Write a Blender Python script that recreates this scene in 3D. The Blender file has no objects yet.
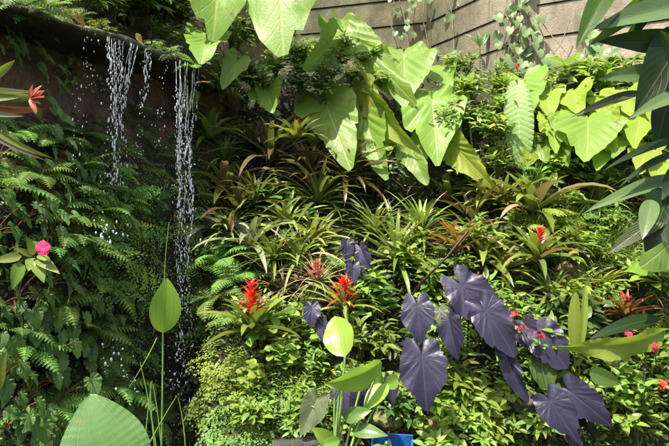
import bpy, math, random
import numpy as np
from mathutils import Vector, Matrix, noise

rnd = random.Random(11)
R = math.radians
scene = bpy.context.scene
COL = scene.collection

# ------------------------------------------------------------------ camera, sky, sun, exposure
CAM = Vector((0, 0, 1.6))
FPX = 520.33
cam_d = bpy.data.cameras.new('camera')
cam_d.lens = 28.0
cam_d.sensor_width = 36.0
cam_d.clip_start = 0.05
cam_d.clip_end = 300
cam = bpy.data.objects.new('camera', cam_d)
cam.location = CAM
cam.rotation_euler = (R(90), 0, 0)
COL.objects.link(cam)
scene.camera = cam

SUN = Vector((-0.28, -0.34, 0.90)).normalized()          # towards the sun
world = bpy.data.worlds.new('World')
scene.world = world
world.use_nodes = True
wn = world.node_tree
bg = wn.nodes['Background']
sky = wn.nodes.new('ShaderNodeTexSky')
sky.sky_type = 'NISHITA'
sky.sun_disc = False
sky.sun_elevation = math.asin(SUN.z)
sky.sun_rotation = math.atan2(SUN.x, SUN.y)
sky.dust_density = 4.0
sky.ozone_density = 0.3
wn.links.new(sky.outputs[0], bg.inputs[0])
bg.inputs[1].default_value = 0.15
sun_d = bpy.data.lights.new('sun', 'SUN')
sun_d.energy = 5.0
sun_d.angle = R(0.5)
sun_d.color = (1.0, 0.94, 0.84)
sun = bpy.data.objects.new('sun', sun_d)
sun.rotation_euler = SUN.to_track_quat('Z', 'Y').to_euler()
sun.location = (-3, -4, 8)
COL.objects.link(sun)
scene.view_settings.view_transform = 'Standard'
scene.view_settings.look = 'None'
scene.view_settings.gamma = 1
scene.view_settings.use_curve_mapping = False
scene.view_settings.exposure = 0.98
scene.render.engine = 'CYCLES'
scene.cycles.max_bounces = 8
scene.cycles.transmission_bounces = 4
scene.cycles.diffuse_bounces = 3
scene.cycles.glossy_bounces = 2


def P(px, py, Y):
    """a spot seen at photo pixel (px, py) that stands Y metres in front of the camera"""
    return Vector(((px - 334.5) / FPX * Y, Y, 1.6 + (223 - py) / FPX * Y))


# ------------------------------------------------------------------ mesh helpers
class MB:
    def __init__(self):
        self.v = []; self.f = []; self.uv = []; self.mi = []; self.n = 0

    def add(self, v, f, uv=None, mi=0):
        v = np.asarray(v, float)
        self.v.append(v)
        n = self.n
        self.f += [tuple(i + n for i in q) for q in f]
        self.mi += [mi] * len(f)
        if uv is None:
            uv = np.zeros((len(v), 2))
        self.uv.append(np.asarray(uv, float))
        self.n += len(v)

    def mesh(self, name, mats, smooth=True):
        me = bpy.data.meshes.new(name)
        V = np.concatenate(self.v)
        UV = np.concatenate(self.uv)
        me.from_pydata(V.tolist(), [], self.f)
        ul = me.uv_layers.new(name='UVMap')
        idx = np.empty(len(me.loops), dtype=np.int32)
        me.loops.foreach_get('vertex_index', idx)
        ul.data.foreach_set('uv', UV[idx].astype(np.float32).ravel())
        me.polygons.foreach_set('material_index', np.array(self.mi, dtype=np.int32))
        me.polygons.foreach_set('use_smooth', np.full(len(self.f), smooth))
        for m in (mats if isinstance(mats, (list, tuple)) else [mats]):
            me.materials.append(m)
        me.update()
        return me

    def build(self, name, mats, parent=None, smooth=True):
        o = bpy.data.objects.new(name, self.mesh(name, mats, smooth))
        COL.objects.link(o)
        if parent is not None:
            o.parent = parent
        return o


def frame(pos, y, z):
    """matrix with local +Y along y and local +Z near z"""
    y = Vector(y).normalized(); z = Vector(z)
    z = z - z.dot(y) * y
    if z.length < 1e-5:
        z = Vector((0.3, 0.5, 0.8)); z = z - z.dot(y) * y
    z.normalize()
    x = y.cross(z)
    m = Matrix.Identity(4)
    for i in range(3):
        m[i][0], m[i][1], m[i][2], m[i][3] = x[i], y[i], z[i], pos[i]
    return m


def xf(M, v):
    a = np.array(M)
    return v @ a[:3, :3].T + a[:3, 3]


def prof_strap(t): return min(1, .75 + t) * (1 - t ** 3.0) ** .8
def prof_lance(t): return math.sin(math.pi * min(1, t ** .75 * .97 + .03)) ** .9
def prof_ovate(t): return math.sin(math.pi * min(1, t ** .62)) ** .85 if t < 1 else 0
def prof_ellip(t): return max(0., math.sin(math.pi * min(1, t ** .86))) ** .7 * (1 - .25 * t ** 4)
def prof_oblong(t): return (math.sin(math.pi * min(1, t * .96 + .04)) ** .45)
def prof_grass(t): return (1 - t) ** .7


def blade(mb, M, L, W, prof=prof_lance, n=5, m=1, arch=.6, fold=.25, twist=0., wav=0., mi=0, p=1.0, side=0., pleat=0., ph=None):
    if ph is None:
        ph = rnd.random() * 6
    ts = np.linspace(0, 1, n + 1)
    pitch = -arch * ts ** p
    yaw = side * ts
    dl = L / n
    cy = np.zeros(n + 1); cz = np.zeros(n + 1); cx = np.zeros(n + 1)
    for i in range(1, n + 1):
        a = .5 * (pitch[i] + pitch[i - 1]); b = .5 * (yaw[i] + yaw[i - 1])
        cy[i] = cy[i - 1] + dl * math.cos(a) * math.cos(b)
        cx[i] = cx[i - 1] + dl * math.cos(a) * math.sin(b)
        cz[i] = cz[i - 1] + dl * math.sin(a)
    vs = []; uv = []
    for i, t in enumerate(ts):
        w = W * prof(float(t))
        w = max(w, W * .015)
        tw = twist * t
        for j in range(-m, m + 1):
            s = j / m
            x = s * w * math.cos(fold)
            z = abs(s) * w * math.sin(fold)
            if wav:
                z += wav * W * s * s * math.sin(t * 14 + ph + (1.7 if s > 0 else 0))
            if pleat:
                z += pleat * W * abs(s) * math.sin((t * 1.0 - abs(s) * .10) * 2 * math.pi * 17)
            x2 = x * math.cos(tw) - z * math.sin(tw)
            z2 = x * math.sin(tw) + z * math.cos(tw)
            ca, sa = math.cos(pitch[i]), math.sin(pitch[i])
            vs.append((cx[i] + x2, cy[i] - z2 * sa, cz[i] + z2 * ca))
            uv.append((.5 + .5 * s, t))
    k = 2 * m + 1
    f = [(i * k + j, i * k + j + 1, (i + 1) * k + j + 1, (i + 1) * k + j) for i in range(n) for j in range(2 * m)]
    mb.add(xf(M, np.array(vs)), f, uv, mi)


def tube(mb, pts, r0, r1=None, k=5, mi=0):
    pts = [Vector(p) for p in pts]
    r1 = r0 if r1 is None else r1
    vs = []; uv = []
    n = len(pts)
    for i, p in enumerate(pts):
        d = (pts[min(i + 1, n - 1)] - pts[max(i - 1, 0)])
        d = d.normalized() if d.length > 1e-7 else Vector((0, 0, 1))
        a = d.cross(Vector((.31, .9, .2))).normalized(); b = d.cross(a)
        r = r0 + (r1 - r0) * i / (n - 1)
        for q in range(k):
            th = 2 * math.pi * q / k
            vs.append(tuple(p + (a * math.cos(th) + b * math.sin(th)) * r))
            uv.append((q / k, i / (n - 1)))
    f = [(i * k + q, i * k + (q + 1) % k, (i + 1) * k + (q + 1) % k, (i + 1) * k + q) for i in range(n - 1) for q in range(k)]
    mb.add(vs, f, uv, mi)


def bez(a, b, c, n=8):
    a, b, c = Vector(a), Vector(b), Vector(c)
    return [a * (1 - t) ** 2 + b * 2 * t * (1 - t) + c * t * t for t in [i / n for i in range(n + 1)]]


def polar_outline(ctrl, n=72, teeth=0, depth=0.):
    """ctrl: [(angle from the tip in degrees 0..180, radius)], both sides alike"""
    A = [a for a, _ in ctrl]; Rr = [r for _, r in ctrl]
    out = []
    for i in range(n):
        th = -math.pi + 2 * math.pi * (i + .5) / n
        d = abs(math.degrees(th))
        k = 0
        while k < len(A) - 2 and d > A[k + 1]:
            k += 1
        t = min(1, max(0, (d - A[k]) / (A[k + 1] - A[k])))
        p0 = Rr[max(k - 1, 0)]; p1 = Rr[k]; p2 = Rr[k + 1]; p3 = Rr[min(k + 2, len(Rr) - 1)]
        r = .5 * (2 * p1 + (p2 - p0) * t + (2 * p0 - 5 * p1 + 4 * p2 - p3) * t * t + (3 * p1 - p0 - 3 * p2 + p3) * t ** 3)
        if k == 0:
            r = p1 + (p2 - p1) * (1 - (1 - t) ** 1.7) if p2 < p1 else r
        if teeth:
            r *= 1 - depth * abs(((i * teeth / n) % 1) * 2 - 1)
        out.append((th, max(.02, r)))
    return out


HEART = [(0, 1.0), (7, .85), (18, .655), (33, .52), (55, .455), (80, .435), (105, .445), (130, .49), (147, .50), (160, .41), (172, .20), (180, .05)]
TARO = [(0, 1.0), (6, .89), (17, .745), (31, .625), (48, .53), (75, .43), (100, .385), (125, .40), (143, .42), (158, .36), (172, .2), (180, .10)]
SHIELD = [(0, 1.0), (7, .86), (20, .69), (35, .58), (55, .52), (80, .49), (105, .43), (130, .385), (150, .36), (163, .28), (173, .16), (180, .06)]
BEGO = [(0, 1.0), (10, .80), (25, .60), (50, .46), (80, .38), (110, .34), (145, .34), (168, .24), (180, .08)]
IVY = [(0, 1.0), (15, .72), (40, .58), (70, .56), (100, .55), (130, .56), (155, .50), (170, .3), (180, .15)]


def heart(mb, M, S, ctrl=HEART, wf=1.0, n=64, rings=7, droop=.25, fold=.25, wav=.05, waves=9, cup=0., mi=0, skew=0., teeth=0, tdep=0., puck=0.):
    """leaf blade held at its stalk: the tip lies at local -Y, the lobes at +Y"""
    if ctrl is HEART or ctrl is SHIELD: wf = wf * .88 if wf > .5 else wf
    ol = polar_outline(ctrl, n, teeth, tdep)
    ph = rnd.random() * 6
    if n > 60:
        ol = [(th, r * (1 - (.10 if rnd.random() < .05 else 0)) * (1 + .05 * math.sin(th * 3 + ph) + .028 * math.sin(th * 8 + ph * 2) + .014 * math.sin(th * 19 + ph * 3))) for th, r in ol]
    vs = [(0, 0, 0)]; uv = [(.5, .5)]
    for k in range(1, rings + 1):
        q = k / rings
        for th, r in ol:
            rr = r * q
            x = math.sin(th) * rr * wf; y = -math.cos(th) * rr
            ux, uy = x / wf, y
            x += skew * y * y
            z = -droop * (y * abs(y) if y < 0 else -y * y * 1.2) * -1
            z = -droop * y * y + abs(x) * math.tan(fold) - cup * x * x * 2
            z += wav * q ** 2.5 * math.sin(th * waves + ph) * (.5 + .5 * math.sin(th * 2.3 + ph * 2)) 
            if puck:
                z += puck * (-math.cos((-y - 1.0 * abs(ux) ** .75) * 2 * math.pi * 6) * min(1, abs(ux) * 6) * (1 - .4 * q) + 4.0 * noise.noise(Vector((x * 3.2, y * 3.2, ph))))
            vs.append((x * S, y * S, z * S)); uv.append((ux * .5 + .5, uy * .5 + .5))
    f = []
    for i in range(n):
        j = (i + 1) % n
        if i == n - 1:
            continue                                  # the slit between the lobes stays open
        f.append((0, 1 + i, 1 + j))
        for k in range(rings - 1):
            a = 1 + k * n
            f.append((a + i, a + n + i, a + n + j, a + j))
    mb.add(xf(M, np.array(vs)), f, uv, mi)


# ------------------------------------------------------------------ materials
def nt(m):
    m.use_nodes = True
    t = m.node_tree
    return t, t.nodes, t.links, t.nodes['Principled BSDF']


def mth(t, op, a, b=None, c=None, clamp=False):
    n = t.nodes.new('ShaderNodeMath'); n.operation = op; n.use_clamp = clamp
    for i, q in enumerate((a, b, c)):
        if q is None: continue
        if isinstance(q, (int, float)): n.inputs[i].default_value = q
        else: t.links.new(q, n.inputs[i])
    return n.outputs[0]


def mixc(t, fac, a, b, mode='MIX'):
    n = t.nodes.new('ShaderNodeMix'); n.data_type = 'RGBA'; n.blend_type = mode
    for s, q in ((n.inputs[0], fac), (n.inputs[6], a), (n.inputs[7], b)):
        if isinstance(q, (int, float)): s.default_value = q
        elif isinstance(q, tuple): s.default_value = q + (1,) if len(q) == 3 else q
        else: t.links.new(q, s)
    return n.outputs[2]


def ramp(t, fac, stops):
    n = t.nodes.new('ShaderNodeValToRGB')
    e = n.color_ramp.elements
    while len(e) < len(stops): e.new(.5)
    for q, (p, c) in zip(e, stops):
        q.position = p; q.color = (c + (1,)) if isinstance(c, tuple) else (c, c, c, 1)
    t.links.new(fac, n.inputs[0])
    return n.outputs[0]


def tex(t, scale, detail=4, rough=.55, coord='Object', kind='noise', dist=0.):
    c = t.nodes.new('ShaderNodeTexCoord')
    n = t.nodes.new('ShaderNodeTexNoise' if kind == 'noise' else 'ShaderNodeTexVoronoi')
    n.inputs['Scale'].default_value = scale
    if kind == 'noise':
        n.inputs['Detail'].default_value = detail; n.inputs['Roughness'].default_value = rough
        n.inputs['Distortion'].default_value = dist
    t.links.new(c.outputs[coord], n.inputs['Vector'])
    return n.outputs[0]


def leafmat(name, base, vein=None, kind='blade', K=9., C=.55, transl=.35, tcol=None, rough=.42, var=.3, hue=.03,
            vw=.10, mid=.05, spots=None, spot_scale=14., vstr=.7, edge=None, bump=.25, spec=.4, tint=None, spot_at=.58):
    m = bpy.data.materials.new(name)
    t, N, Lk, b = nt(m)
    uvn = N.new('ShaderNodeTexCoord')
    sep = N.new('ShaderNodeSeparateXYZ'); Lk.new(uvn.outputs['UV'], sep.inputs[0])
    ux = mth(t, 'MULTIPLY', mth(t, 'SUBTRACT', sep.outputs[0], .5), 2.)
    ax = mth(t, 'ABSOLUTE', ux)
    if kind == 'blade':
        v = sep.outputs[1]
        ph = mth(t, 'SUBTRACT', mth(t, 'MULTIPLY', v, K), mth(t, 'MULTIPLY', ax, C * K * .3))
        fr = mth(t, 'ABSOLUTE', mth(t, 'SUBTRACT', mth(t, 'FRACT', ph), .5))
    elif kind == 'heart':
        v = mth(t, 'MULTIPLY', mth(t, 'SUBTRACT', .5, sep.outputs[1]), 2.)
        ph = mth(t, 'SUBTRACT', mth(t, 'MULTIPLY', v, K), mth(t, 'MULTIPLY', mth(t, 'POWER', ax, .75), C * K))
        fr = mth(t, 'ABSOLUTE', mth(t, 'SUBTRACT', mth(t, 'FRACT', ph), .5))
    elif kind == 'radial':
        v = mth(t, 'MULTIPLY', mth(t, 'SUBTRACT', .5, sep.outputs[1]), 2.)
        an = mth(t, 'ARCTAN2', ux, v)
        fr = mth(t, 'ABSOLUTE', mth(t, 'SUBTRACT', mth(t, 'FRACT', mth(t, 'MULTIPLY', an, K / 6.283)), .5))
    else:                                                      # parallel: long curved veins
        v = sep.outputs[1]
        fr = mth(t, 'ABSOLUTE', mth(t, 'SUBTRACT', mth(t, 'FRACT', mth(t, 'MULTIPLY', ax, K)), .5))
    side = mth(t, 'SUBTRACT', 1., mth(t, 'DIVIDE', mth(t, 'SUBTRACT', .5, fr), vw), clamp=True)
    midm = mth(t, 'SUBTRACT', 1., mth(t, 'DIVIDE', ax, mid), clamp=True)
    vm = mth(t, 'MAXIMUM', mth(t, 'MULTIPLY', side, .6), midm)
    geo = N.new('ShaderNodeNewGeometry'); oi = N.new('ShaderNodeObjectInfo')
    rp = geo.outputs['Random Per Island']
    hsv = N.new('ShaderNodeHueSaturation')
    hsv.inputs['Color'].default_value = base + (1,)
    val = mth(t, 'ADD', mth(t, 'MULTIPLY', rp, var * 1.4), 1 - var * .7)
    val = mth(t, 'MULTIPLY', val, mth(t, 'ADD', mth(t, 'MULTIPLY', oi.outputs['Random'], var), 1 - var * .5))
    n1 = tex(t, 9., 3, .6)
    val = mth(t, 'MULTIPLY', val, mth(t, 'ADD', mth(t, 'MULTIPLY', n1, .5), .75))
    Lk.new(val, hsv.inputs['Value'])
    rp2 = mth(t, 'FRACT', mth(t, 'MULTIPLY', rp, 7.31))
    Lk.new(mth(t, 'ADD', mth(t, 'MULTIPLY', mth(t, 'ADD', rp2, oi.outputs['Random']), hue), .5 - hue), hsv.inputs['Hue'])
    col = hsv.outputs[0]
    if tint:                                                   # colour towards the tip
        col = mixc(t, mth(t, 'MULTIPLY', mth(t, 'POWER', sep.outputs[1], tint[1]), tint[2]), col, tint[0])
    if spots:
        sm = ramp(t, tex(t, spot_scale, 3, .6), [(spot_at, 0.), (spot_at + .07, 1.)])
        col = mixc(t, sm, col, spots)
    if kind == 'heart' or kind == 'radial':
        col = mixc(t, mth(t, 'MULTIPLY', ramp(t, tex(t, 4., 3, .6), [(.3, 0.), (.7, 1.)]), .28), col, (base[0] * .55, base[1] * .7, base[2] * .7))
    if vein:
        col = mixc(t, mth(t, 'MULTIPLY', vm, vstr), col, vein)
    Lk.new(col, b.inputs['Base Color'])
    b.inputs['Roughness'].default_value = rough
    b.inputs['Specular IOR Level'].default_value = spec
    bp = N.new('ShaderNodeBump'); bp.inputs['Strength'].default_value = bump; bp.inputs['Distance'].default_value = .004
    Lk.new(mth(t, 'ADD', mth(t, 'MULTIPLY', vm, -1.), mth(t, 'ADD', mth(t, 'MULTIPLY', tex(t, 60, 3), .9), mth(t, 'MULTIPLY', tex(t, 15, 3), .5))), bp.inputs['Height'])
    Lk.new(bp.outputs[0], b.inputs['Normal'])
    tr = N.new('ShaderNodeBsdfTranslucent')
    tc = tcol or (base[0] * 1.25, base[1] * 1.35, base[2] * .6)
    Lk.new(mixc(t, .65, col, tc), tr.inputs[0])
    mx = N.new('ShaderNodeMixShader'); mx.inputs[0].default_value = transl
    Lk.new(b.outputs[0], mx.inputs[1]); Lk.new(tr.outputs[0], mx.inputs[2])
    Lk.new(mx.outputs[0], N['Material Output'].inputs[0])
    return m


def plain(name, col, rough=.6, col2=None, scale=20., bump=.3, bscale=None, spec=.4, metal=0.):
    m = bpy.data.materials.new(name)
    t, N, Lk, b = nt(m)
    n = tex(t, scale, 5, .6)
    Lk.new(mixc(t, ramp(t, n, [(.35, 0.), (.65, 1.)]), col, col2 or tuple(c * .6 for c in col)), b.inputs['Base Color'])
    b.inputs['Roughness'].default_value = rough
    b.inputs['Specular IOR Level'].default_value = spec
    bp = N.new('ShaderNodeBump'); bp.inputs['Strength'].default_value = bump; bp.inputs['Distance'].default_value = .01
    Lk.new(tex(t, bscale or scale * 3, 5), bp.inputs['Height']); Lk.new(bp.outputs[0], b.inputs['Normal'])
    return m


MT = {}
MT['lime'] = leafmat('lime leaf', (.20, .335, .048), (.40, .50, .14), 'heart', K=6, C=1.0, transl=.42, rough=.42, spec=.35, spots=(.20, .15, .05), spot_at=.63, var=.35, hue=.02, vw=.07, mid=.018, vstr=.75, bump=.4, spot_scale=9)
MT['limeyellow'] = leafmat('yellow lime leaf', (.26, .36, .045), (.40, .48, .14), 'heart', K=6, C=1.0, transl=.4, rough=.5, spec=.22, spots=(.30, .17, .05), spot_at=.63, spot_scale=9, var=.22, hue=.03, vw=.06, mid=.018, vstr=.6, bump=.4)
MT['ribbed'] = leafmat('ribbed leaf', (.22, .33, .09), (.45, .50, .27), 'blade', K=17, C=.3, transl=.25, rough=.5, spec=.25, var=.12, vw=.14, mid=.06, vstr=.7)
MT['taro'] = leafmat('purple taro leaf', (.024, .020, .045), (.080, .066, .11), 'radial', K=15, transl=.06, tcol=(.07, .02, .03), rough=.42, var=.22, hue=.015, vw=.07, mid=.018, vstr=.5, spec=.45, bump=.3)
MT['tarogreen'] = leafmat('olive purple taro leaf', (.09, .115, .05), (.16, .15, .10), 'radial', K=15, transl=.15, tcol=(.10, .10, .04), rough=.45, var=.2, vw=.05, mid=.02, vstr=.6)
MT['lily'] = leafmat('bright oval leaf', (.27, .44, .06), (.12, .26, .03), 'parallel', K=3.4, transl=.42, rough=.32, var=.2, hue=.02, vw=.10, mid=.04, vstr=.75, bump=.15)
MT['lilydark'] = leafmat('deep green oval leaf', (.09, .19, .035), (.19, .30, .09), 'parallel', K=4.2, transl=.3, rough=.30, var=.2, vw=.08, mid=.035, vstr=.5, bump=.15)  # lily leaf darkened, shade under the upper leaves put into the colour
MT['hosta'] = leafmat('big veined leaf', (.105, .21, .06), (.17, .28, .11), 'parallel', K=3.6, transl=.22, rough=.34, var=.1, vw=.09, mid=.03, vstr=.55, bump=.3, spots=(.30, .15, .05), spot_scale=8, spot_at=.60)
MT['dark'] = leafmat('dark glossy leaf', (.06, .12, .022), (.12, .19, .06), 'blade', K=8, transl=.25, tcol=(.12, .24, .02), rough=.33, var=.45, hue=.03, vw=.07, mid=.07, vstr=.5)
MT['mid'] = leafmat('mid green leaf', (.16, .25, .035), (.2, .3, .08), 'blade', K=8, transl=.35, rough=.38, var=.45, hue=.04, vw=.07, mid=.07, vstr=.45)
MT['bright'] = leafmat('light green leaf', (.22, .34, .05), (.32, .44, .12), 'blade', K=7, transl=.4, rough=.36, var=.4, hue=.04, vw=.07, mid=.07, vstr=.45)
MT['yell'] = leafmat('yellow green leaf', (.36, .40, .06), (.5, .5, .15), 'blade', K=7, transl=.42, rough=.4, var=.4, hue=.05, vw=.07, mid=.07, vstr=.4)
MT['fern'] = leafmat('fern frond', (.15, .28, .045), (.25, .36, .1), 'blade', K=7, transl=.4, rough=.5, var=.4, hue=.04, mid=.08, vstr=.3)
MT['ferndark'] = leafmat('shaded fern frond', (.10, .20, .035), (.13, .2, .06), 'blade', K=7, transl=.38, rough=.5, var=.45, hue=.04, mid=.08, vstr=.3)  # fern green darkened, shade of the rock put into the colour
MT['fernlime'] = leafmat('lime fern frond', (.29, .40, .055), (.32, .44, .1), 'blade', K=7, transl=.45, rough=.5, var=.25, hue=.03, mid=.08, vstr=.3)  # one lime fern's own green; on maidenhair, sunlight put into the colour
MT['bego'] = leafmat('serrated begonia leaf', (.11, .21, .04), (.24, .35, .12), 'radial', K=13, transl=.25, rough=.5, var=.5, hue=.04, vw=.16, mid=.035, vstr=.55, bump=.5, spots=(.11, .18, .07), spot_scale=26, spot_at=.54)
MT['strap'] = leafmat('green strap leaf', (.175, .235, .042), (.2, .26, .08), 'blade', K=1, transl=.32, rough=.28, spec=.6, var=.75, hue=.05, mid=.12, vstr=.3)
MT['strapdark'] = leafmat('dark strap leaf', (.09, .10, .028), (.12, .13, .05), 'blade', K=1, transl=.3, rough=.28, spec=.6, var=.75, hue=.06, mid=.1, vstr=.3, tint=((.16, .05, .025), 2., .7))
MT['strapgold'] = leafmat('yellowish strap leaf', (.27, .32, .065), (.34, .36, .1), 'blade', K=1, transl=.35, rough=.28, spec=.6, var=.75, hue=.05, mid=.12, vstr=.3)
MT['strapsilver'] = leafmat('silvery strap leaf', (.26, .30, .17), (.3, .35, .2), 'blade', K=1, transl=.25, rough=.4, var=.35, hue=.04, mid=.12, vstr=.3)
MT['strapred'] = leafmat('red tinged strap leaf', (.22, .19, .05), (.3, .2, .08), 'blade', K=1, transl=.35, rough=.36, var=.5, hue=.05, mid=.1, vstr=.3, tint=((.42, .07, .035), .8, .9))
MT['straw'] = leafmat('dry straw leaf', (.30, .22, .12), None, 'blade', transl=.25, rough=.7, var=.6, hue=.03)
MT['rust'] = leafmat('rusty dead leaf', (.22, .095, .04), None, 'blade', transl=.2, rough=.7, var=.6, hue=.03)
MT['grass'] = leafmat('fine grass', (.19, .30, .06), None, 'blade', transl=.4, rough=.5, var=.5, hue=.04)
MT['red'] = leafmat('scarlet bract', (.66, .035, .016), (.8, .12, .04), 'blade', K=1, transl=.3, tcol=(.8, .05, .02), rough=.4, var=.3, hue=.015, mid=.2, vstr=.3)
MT['orange'] = leafmat('orange bract', (.48, .14, .075), None, 'blade', K=1, transl=.3, tcol=(.8, .2, .06), rough=.4, var=.35, hue=.02)
MT['pinkred'] = leafmat('crimson bract', (.40, .045, .06), (.6, .2, .15), 'blade', K=1, transl=.3, tcol=(.5, .06, .06), rough=.4, var=.4, hue=.03)
MT['petalred'] = leafmat('red petal', (.72, .03, .05), None, 'blade', transl=.25, tcol=(.8, .05, .06), rough=.5, var=.25, hue=.02)
MT['petalpink'] = leafmat('pink petal', (.86, .05, .22), (.9, .25, .4), 'blade', K=1, transl=.25, tcol=(.9, .08, .3), rough=.5, var=.15, hue=.01, mid=.1)
MT['yellowdead'] = leafmat('yellow dead leaf', (.62, .46, .12), (.5, .35, .1), 'blade', K=8, transl=.3, tcol=(.7, .5, .1), rough=.55, var=.25, hue=.03, spots=(.35, .2, .06), spot_at=.62)
MT['fg'] = leafmat('broad foreground leaf', (.012, .030, .006), (.07, .11, .03), 'blade', K=9, C=1.3, transl=.38, tcol=(.06, .13, .01), rough=.42, var=.25, hue=.02, vw=.05, mid=.05, vstr=.75, spec=.25)  # leaf green blackened, shade put into the colour
MT['fglit'] = leafmat('sunlit foreground leaf', (.04, .10, .012), (.16, .24, .05), 'blade', K=9, C=1.3, transl=.5, tcol=(.16, .34, .02), rough=.42, var=.2, hue=.02, vw=.05, mid=.05, vstr=.75, spec=.25)  # same leaf brightened, sunlight put into the colour
MT['fgpale'] = leafmat('pale silvery foreground leaf', (.10, .17, .055), (.24, .30, .14), 'blade', K=9, C=1.3, transl=.25, rough=.34, var=.2, hue=.02, vw=.06, mid=.05, vstr=.6)  # paler copy of the leaf, light on its upper face put into the colour
MT['fgstripe'] = leafmat('striped foreground leaf', (.035, .05, .016), (.30, .30, .15), 'blade', K=9, C=1.5, transl=.2, rough=.36, var=.2, vw=.17, mid=.06, vstr=1.0)
MT['stalk'] = plain('pale green stalk', (.20, .33, .07), .4, (.14, .24, .05), 30, .1)
MT['stalkdark'] = plain('dark red stalk', (.055, .022, .025), .4, (.03, .015, .02), 30, .1)
MT['twig'] = plain('brown twig', (.16, .10, .06), .8, (.07, .045, .03), 40, .6)
MT['greentwig'] = plain('green twig', (.10, .13, .045), .6, (.07, .07, .03), 40, .3)
MT['root'] = plain('pale dry vine stem', (.40, .33, .22), .8, (.22, .17, .10), 40, .6)

# water
m = bpy.data.materials.new('falling water')
t, N, Lk, b = nt(m)
b.inputs['Base Color'].default_value = (.93, .95, 1, 1)
b.inputs['Roughness'].default_value = .12
b.inputs['IOR'].default_value = 1.33
b.inputs['Transmission Weight'].default_value = .2
MT['water'] = m

# soil and rock of the slope
m = bpy.data.materials.new('mossy soil and wet rock')
t, N, Lk, b = nt(m)
n1 = tex(t, 3.2, 8, .65)
n2 = tex(t, 14, 6, .6)
n3 = tex(t, 45, 5, .6)
soil = mixc(t, ramp(t, n2, [(.38, 0.), (.62, 1.)]), (.007, .005, .0035), (.022, .015, .010))
moss = mixc(t, n3, (.012, .020, .005), (.055, .080, .018))
col = mixc(t, ramp(t, n1, [(.47, 0.), (.60, 1.)]), soil, moss)
geo = N.new('ShaderNodeNewGeometry'); sp = N.new('ShaderNodeSeparateXYZ'); Lk.new(geo.outputs['Position'], sp.inputs[0])
rockc = mixc(t, ramp(t, tex(t, 5, 7, .65, dist=.6), [(.35, 0.), (.7, 1.)]), (.012, .008, .005), (.17, .095, .045))
hi = mth(t, 'MULTIPLY', mth(t, 'LESS_THAN', sp.outputs[0], -.72), mth(t, 'MULTIPLY', mth(t, 'SUBTRACT', sp.outputs[2], 1.75), 2.2, clamp=True))
col = mixc(t, hi, col, rockc)
Lk.new(col, b.inputs['Base Color'])
Lk.new(mth(t, 'SUBTRACT', .9, mth(t, 'MULTIPLY', hi, .45)), b.inputs['Roughness'])
bp = N.new('ShaderNodeBump'); bp.inputs['Strength'].default_value = .9; bp.inputs['Distance'].default_value = .03
Lk.new(mth(t, 'ADD', n2, mth(t, 'MULTIPLY', n3, .5)), bp.inputs['Height']); Lk.new(bp.outputs[0], b.inputs['Normal'])
MT['soil'] = m

m = bpy.data.materials.new('dark wet ledge rock')
t, N, Lk, b = nt(m)
n1 = tex(t, 6, 8, .65, dist=.5); n2 = tex(t, 30, 6, .6)
col = mixc(t, ramp(t, n1, [(.35, 0.), (.65, 1.)]), (.007, .006, .005), (.030, .022, .015))
sp = N.new('ShaderNodeSeparateXYZ'); geo = N.new('ShaderNodeNewGeometry'); Lk.new(geo.outputs['Position'], sp.inputs[0])
mm = mth(t, 'MULTIPLY', ramp(t, n2, [(.4, 0.), (.55, 1.)]), mth(t, 'MULTIPLY', mth(t, 'SUBTRACT', sp.outputs[2], 2.535), 25., clamp=True))
col = mixc(t, mm, col, (.20, .19, .085))
Lk.new(col, b.inputs['Base Color']); b.inputs['Roughness'].default_value = .55
bp = N.new('ShaderNodeBump'); bp.inputs['Strength'].default_value = .9; bp.inputs['Distance'].default_value = .03
Lk.new(mth(t, 'ADD', n1, mth(t, 'MULTIPLY', n2, .4)), bp.inputs['Height']); Lk.new(bp.outputs[0], b.inputs['Normal'])
MT['ledge'] = m

# weathered concrete
m = bpy.data.materials.new('weathered concrete')
t, N, Lk, b = nt(m)
n1 = tex(t, 2.6, 9, .7, dist=.4); n2 = tex(t, 9, 8, .7); n3 = tex(t, 60, 4, .6)
geo = N.new('ShaderNodeNewGeometry'); sp = N.new('ShaderNodeSeparateXYZ'); Lk.new(geo.outputs['Position'], sp.inputs[0])
right = mth(t, 'MULTIPLY', mth(t, 'SUBTRACT', sp.outputs[0], 1.05), 1.6, clamp=True)
basec = mixc(t, right, (.155, .14, .078), (.36, .30, .225))
darkc = mixc(t, right, (.06, .06, .03), (.21, .175, .125))
col = mixc(t, ramp(t, n1, [(.40, 0.), (.62, 1.)]), basec, darkc)
mp = N.new('ShaderNodeMapping'); tc = N.new('ShaderNodeTexCoord'); Lk.new(tc.outputs['Object'], mp.inputs[0]); mp.inputs['Scale'].default_value = (9, 9, .8)
ns = N.new('ShaderNodeTexNoise'); ns.inputs['Scale'].default_value = 1.; ns.inputs['Detail'].default_value = 6; Lk.new(mp.outputs[0], ns.inputs['Vector'])
col = mixc(t, mth(t, 'MULTIPLY', ramp(t, ns.outputs[0], [(.50, 0.), (.66, 1.)]), .75), col, (.07, .07, .03))
col = mixc(t, mth(t, 'MULTIPLY', ramp(t, n2, [(.5, 0.), (.68, 1.)]), .5), col, (.16, .15, .06))
col = mixc(t, .35, col, n3, 'OVERLAY')
Lk.new(col, b.inputs['Base Color']); b.inputs['Roughness'].default_value = .9
bp = N.new('ShaderNodeBump'); bp.inputs['Strength'].default_value = .5; bp.inputs['Distance'].default_value = .01
Lk.new(mth(t, 'ADD', n2, n3), bp.inputs['Height']); Lk.new(bp.outputs[0], b.inputs['Normal'])
MT['concrete'] = m
MT['gap'] = plain('dark joint', (.035, .03, .02), .95)
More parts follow.
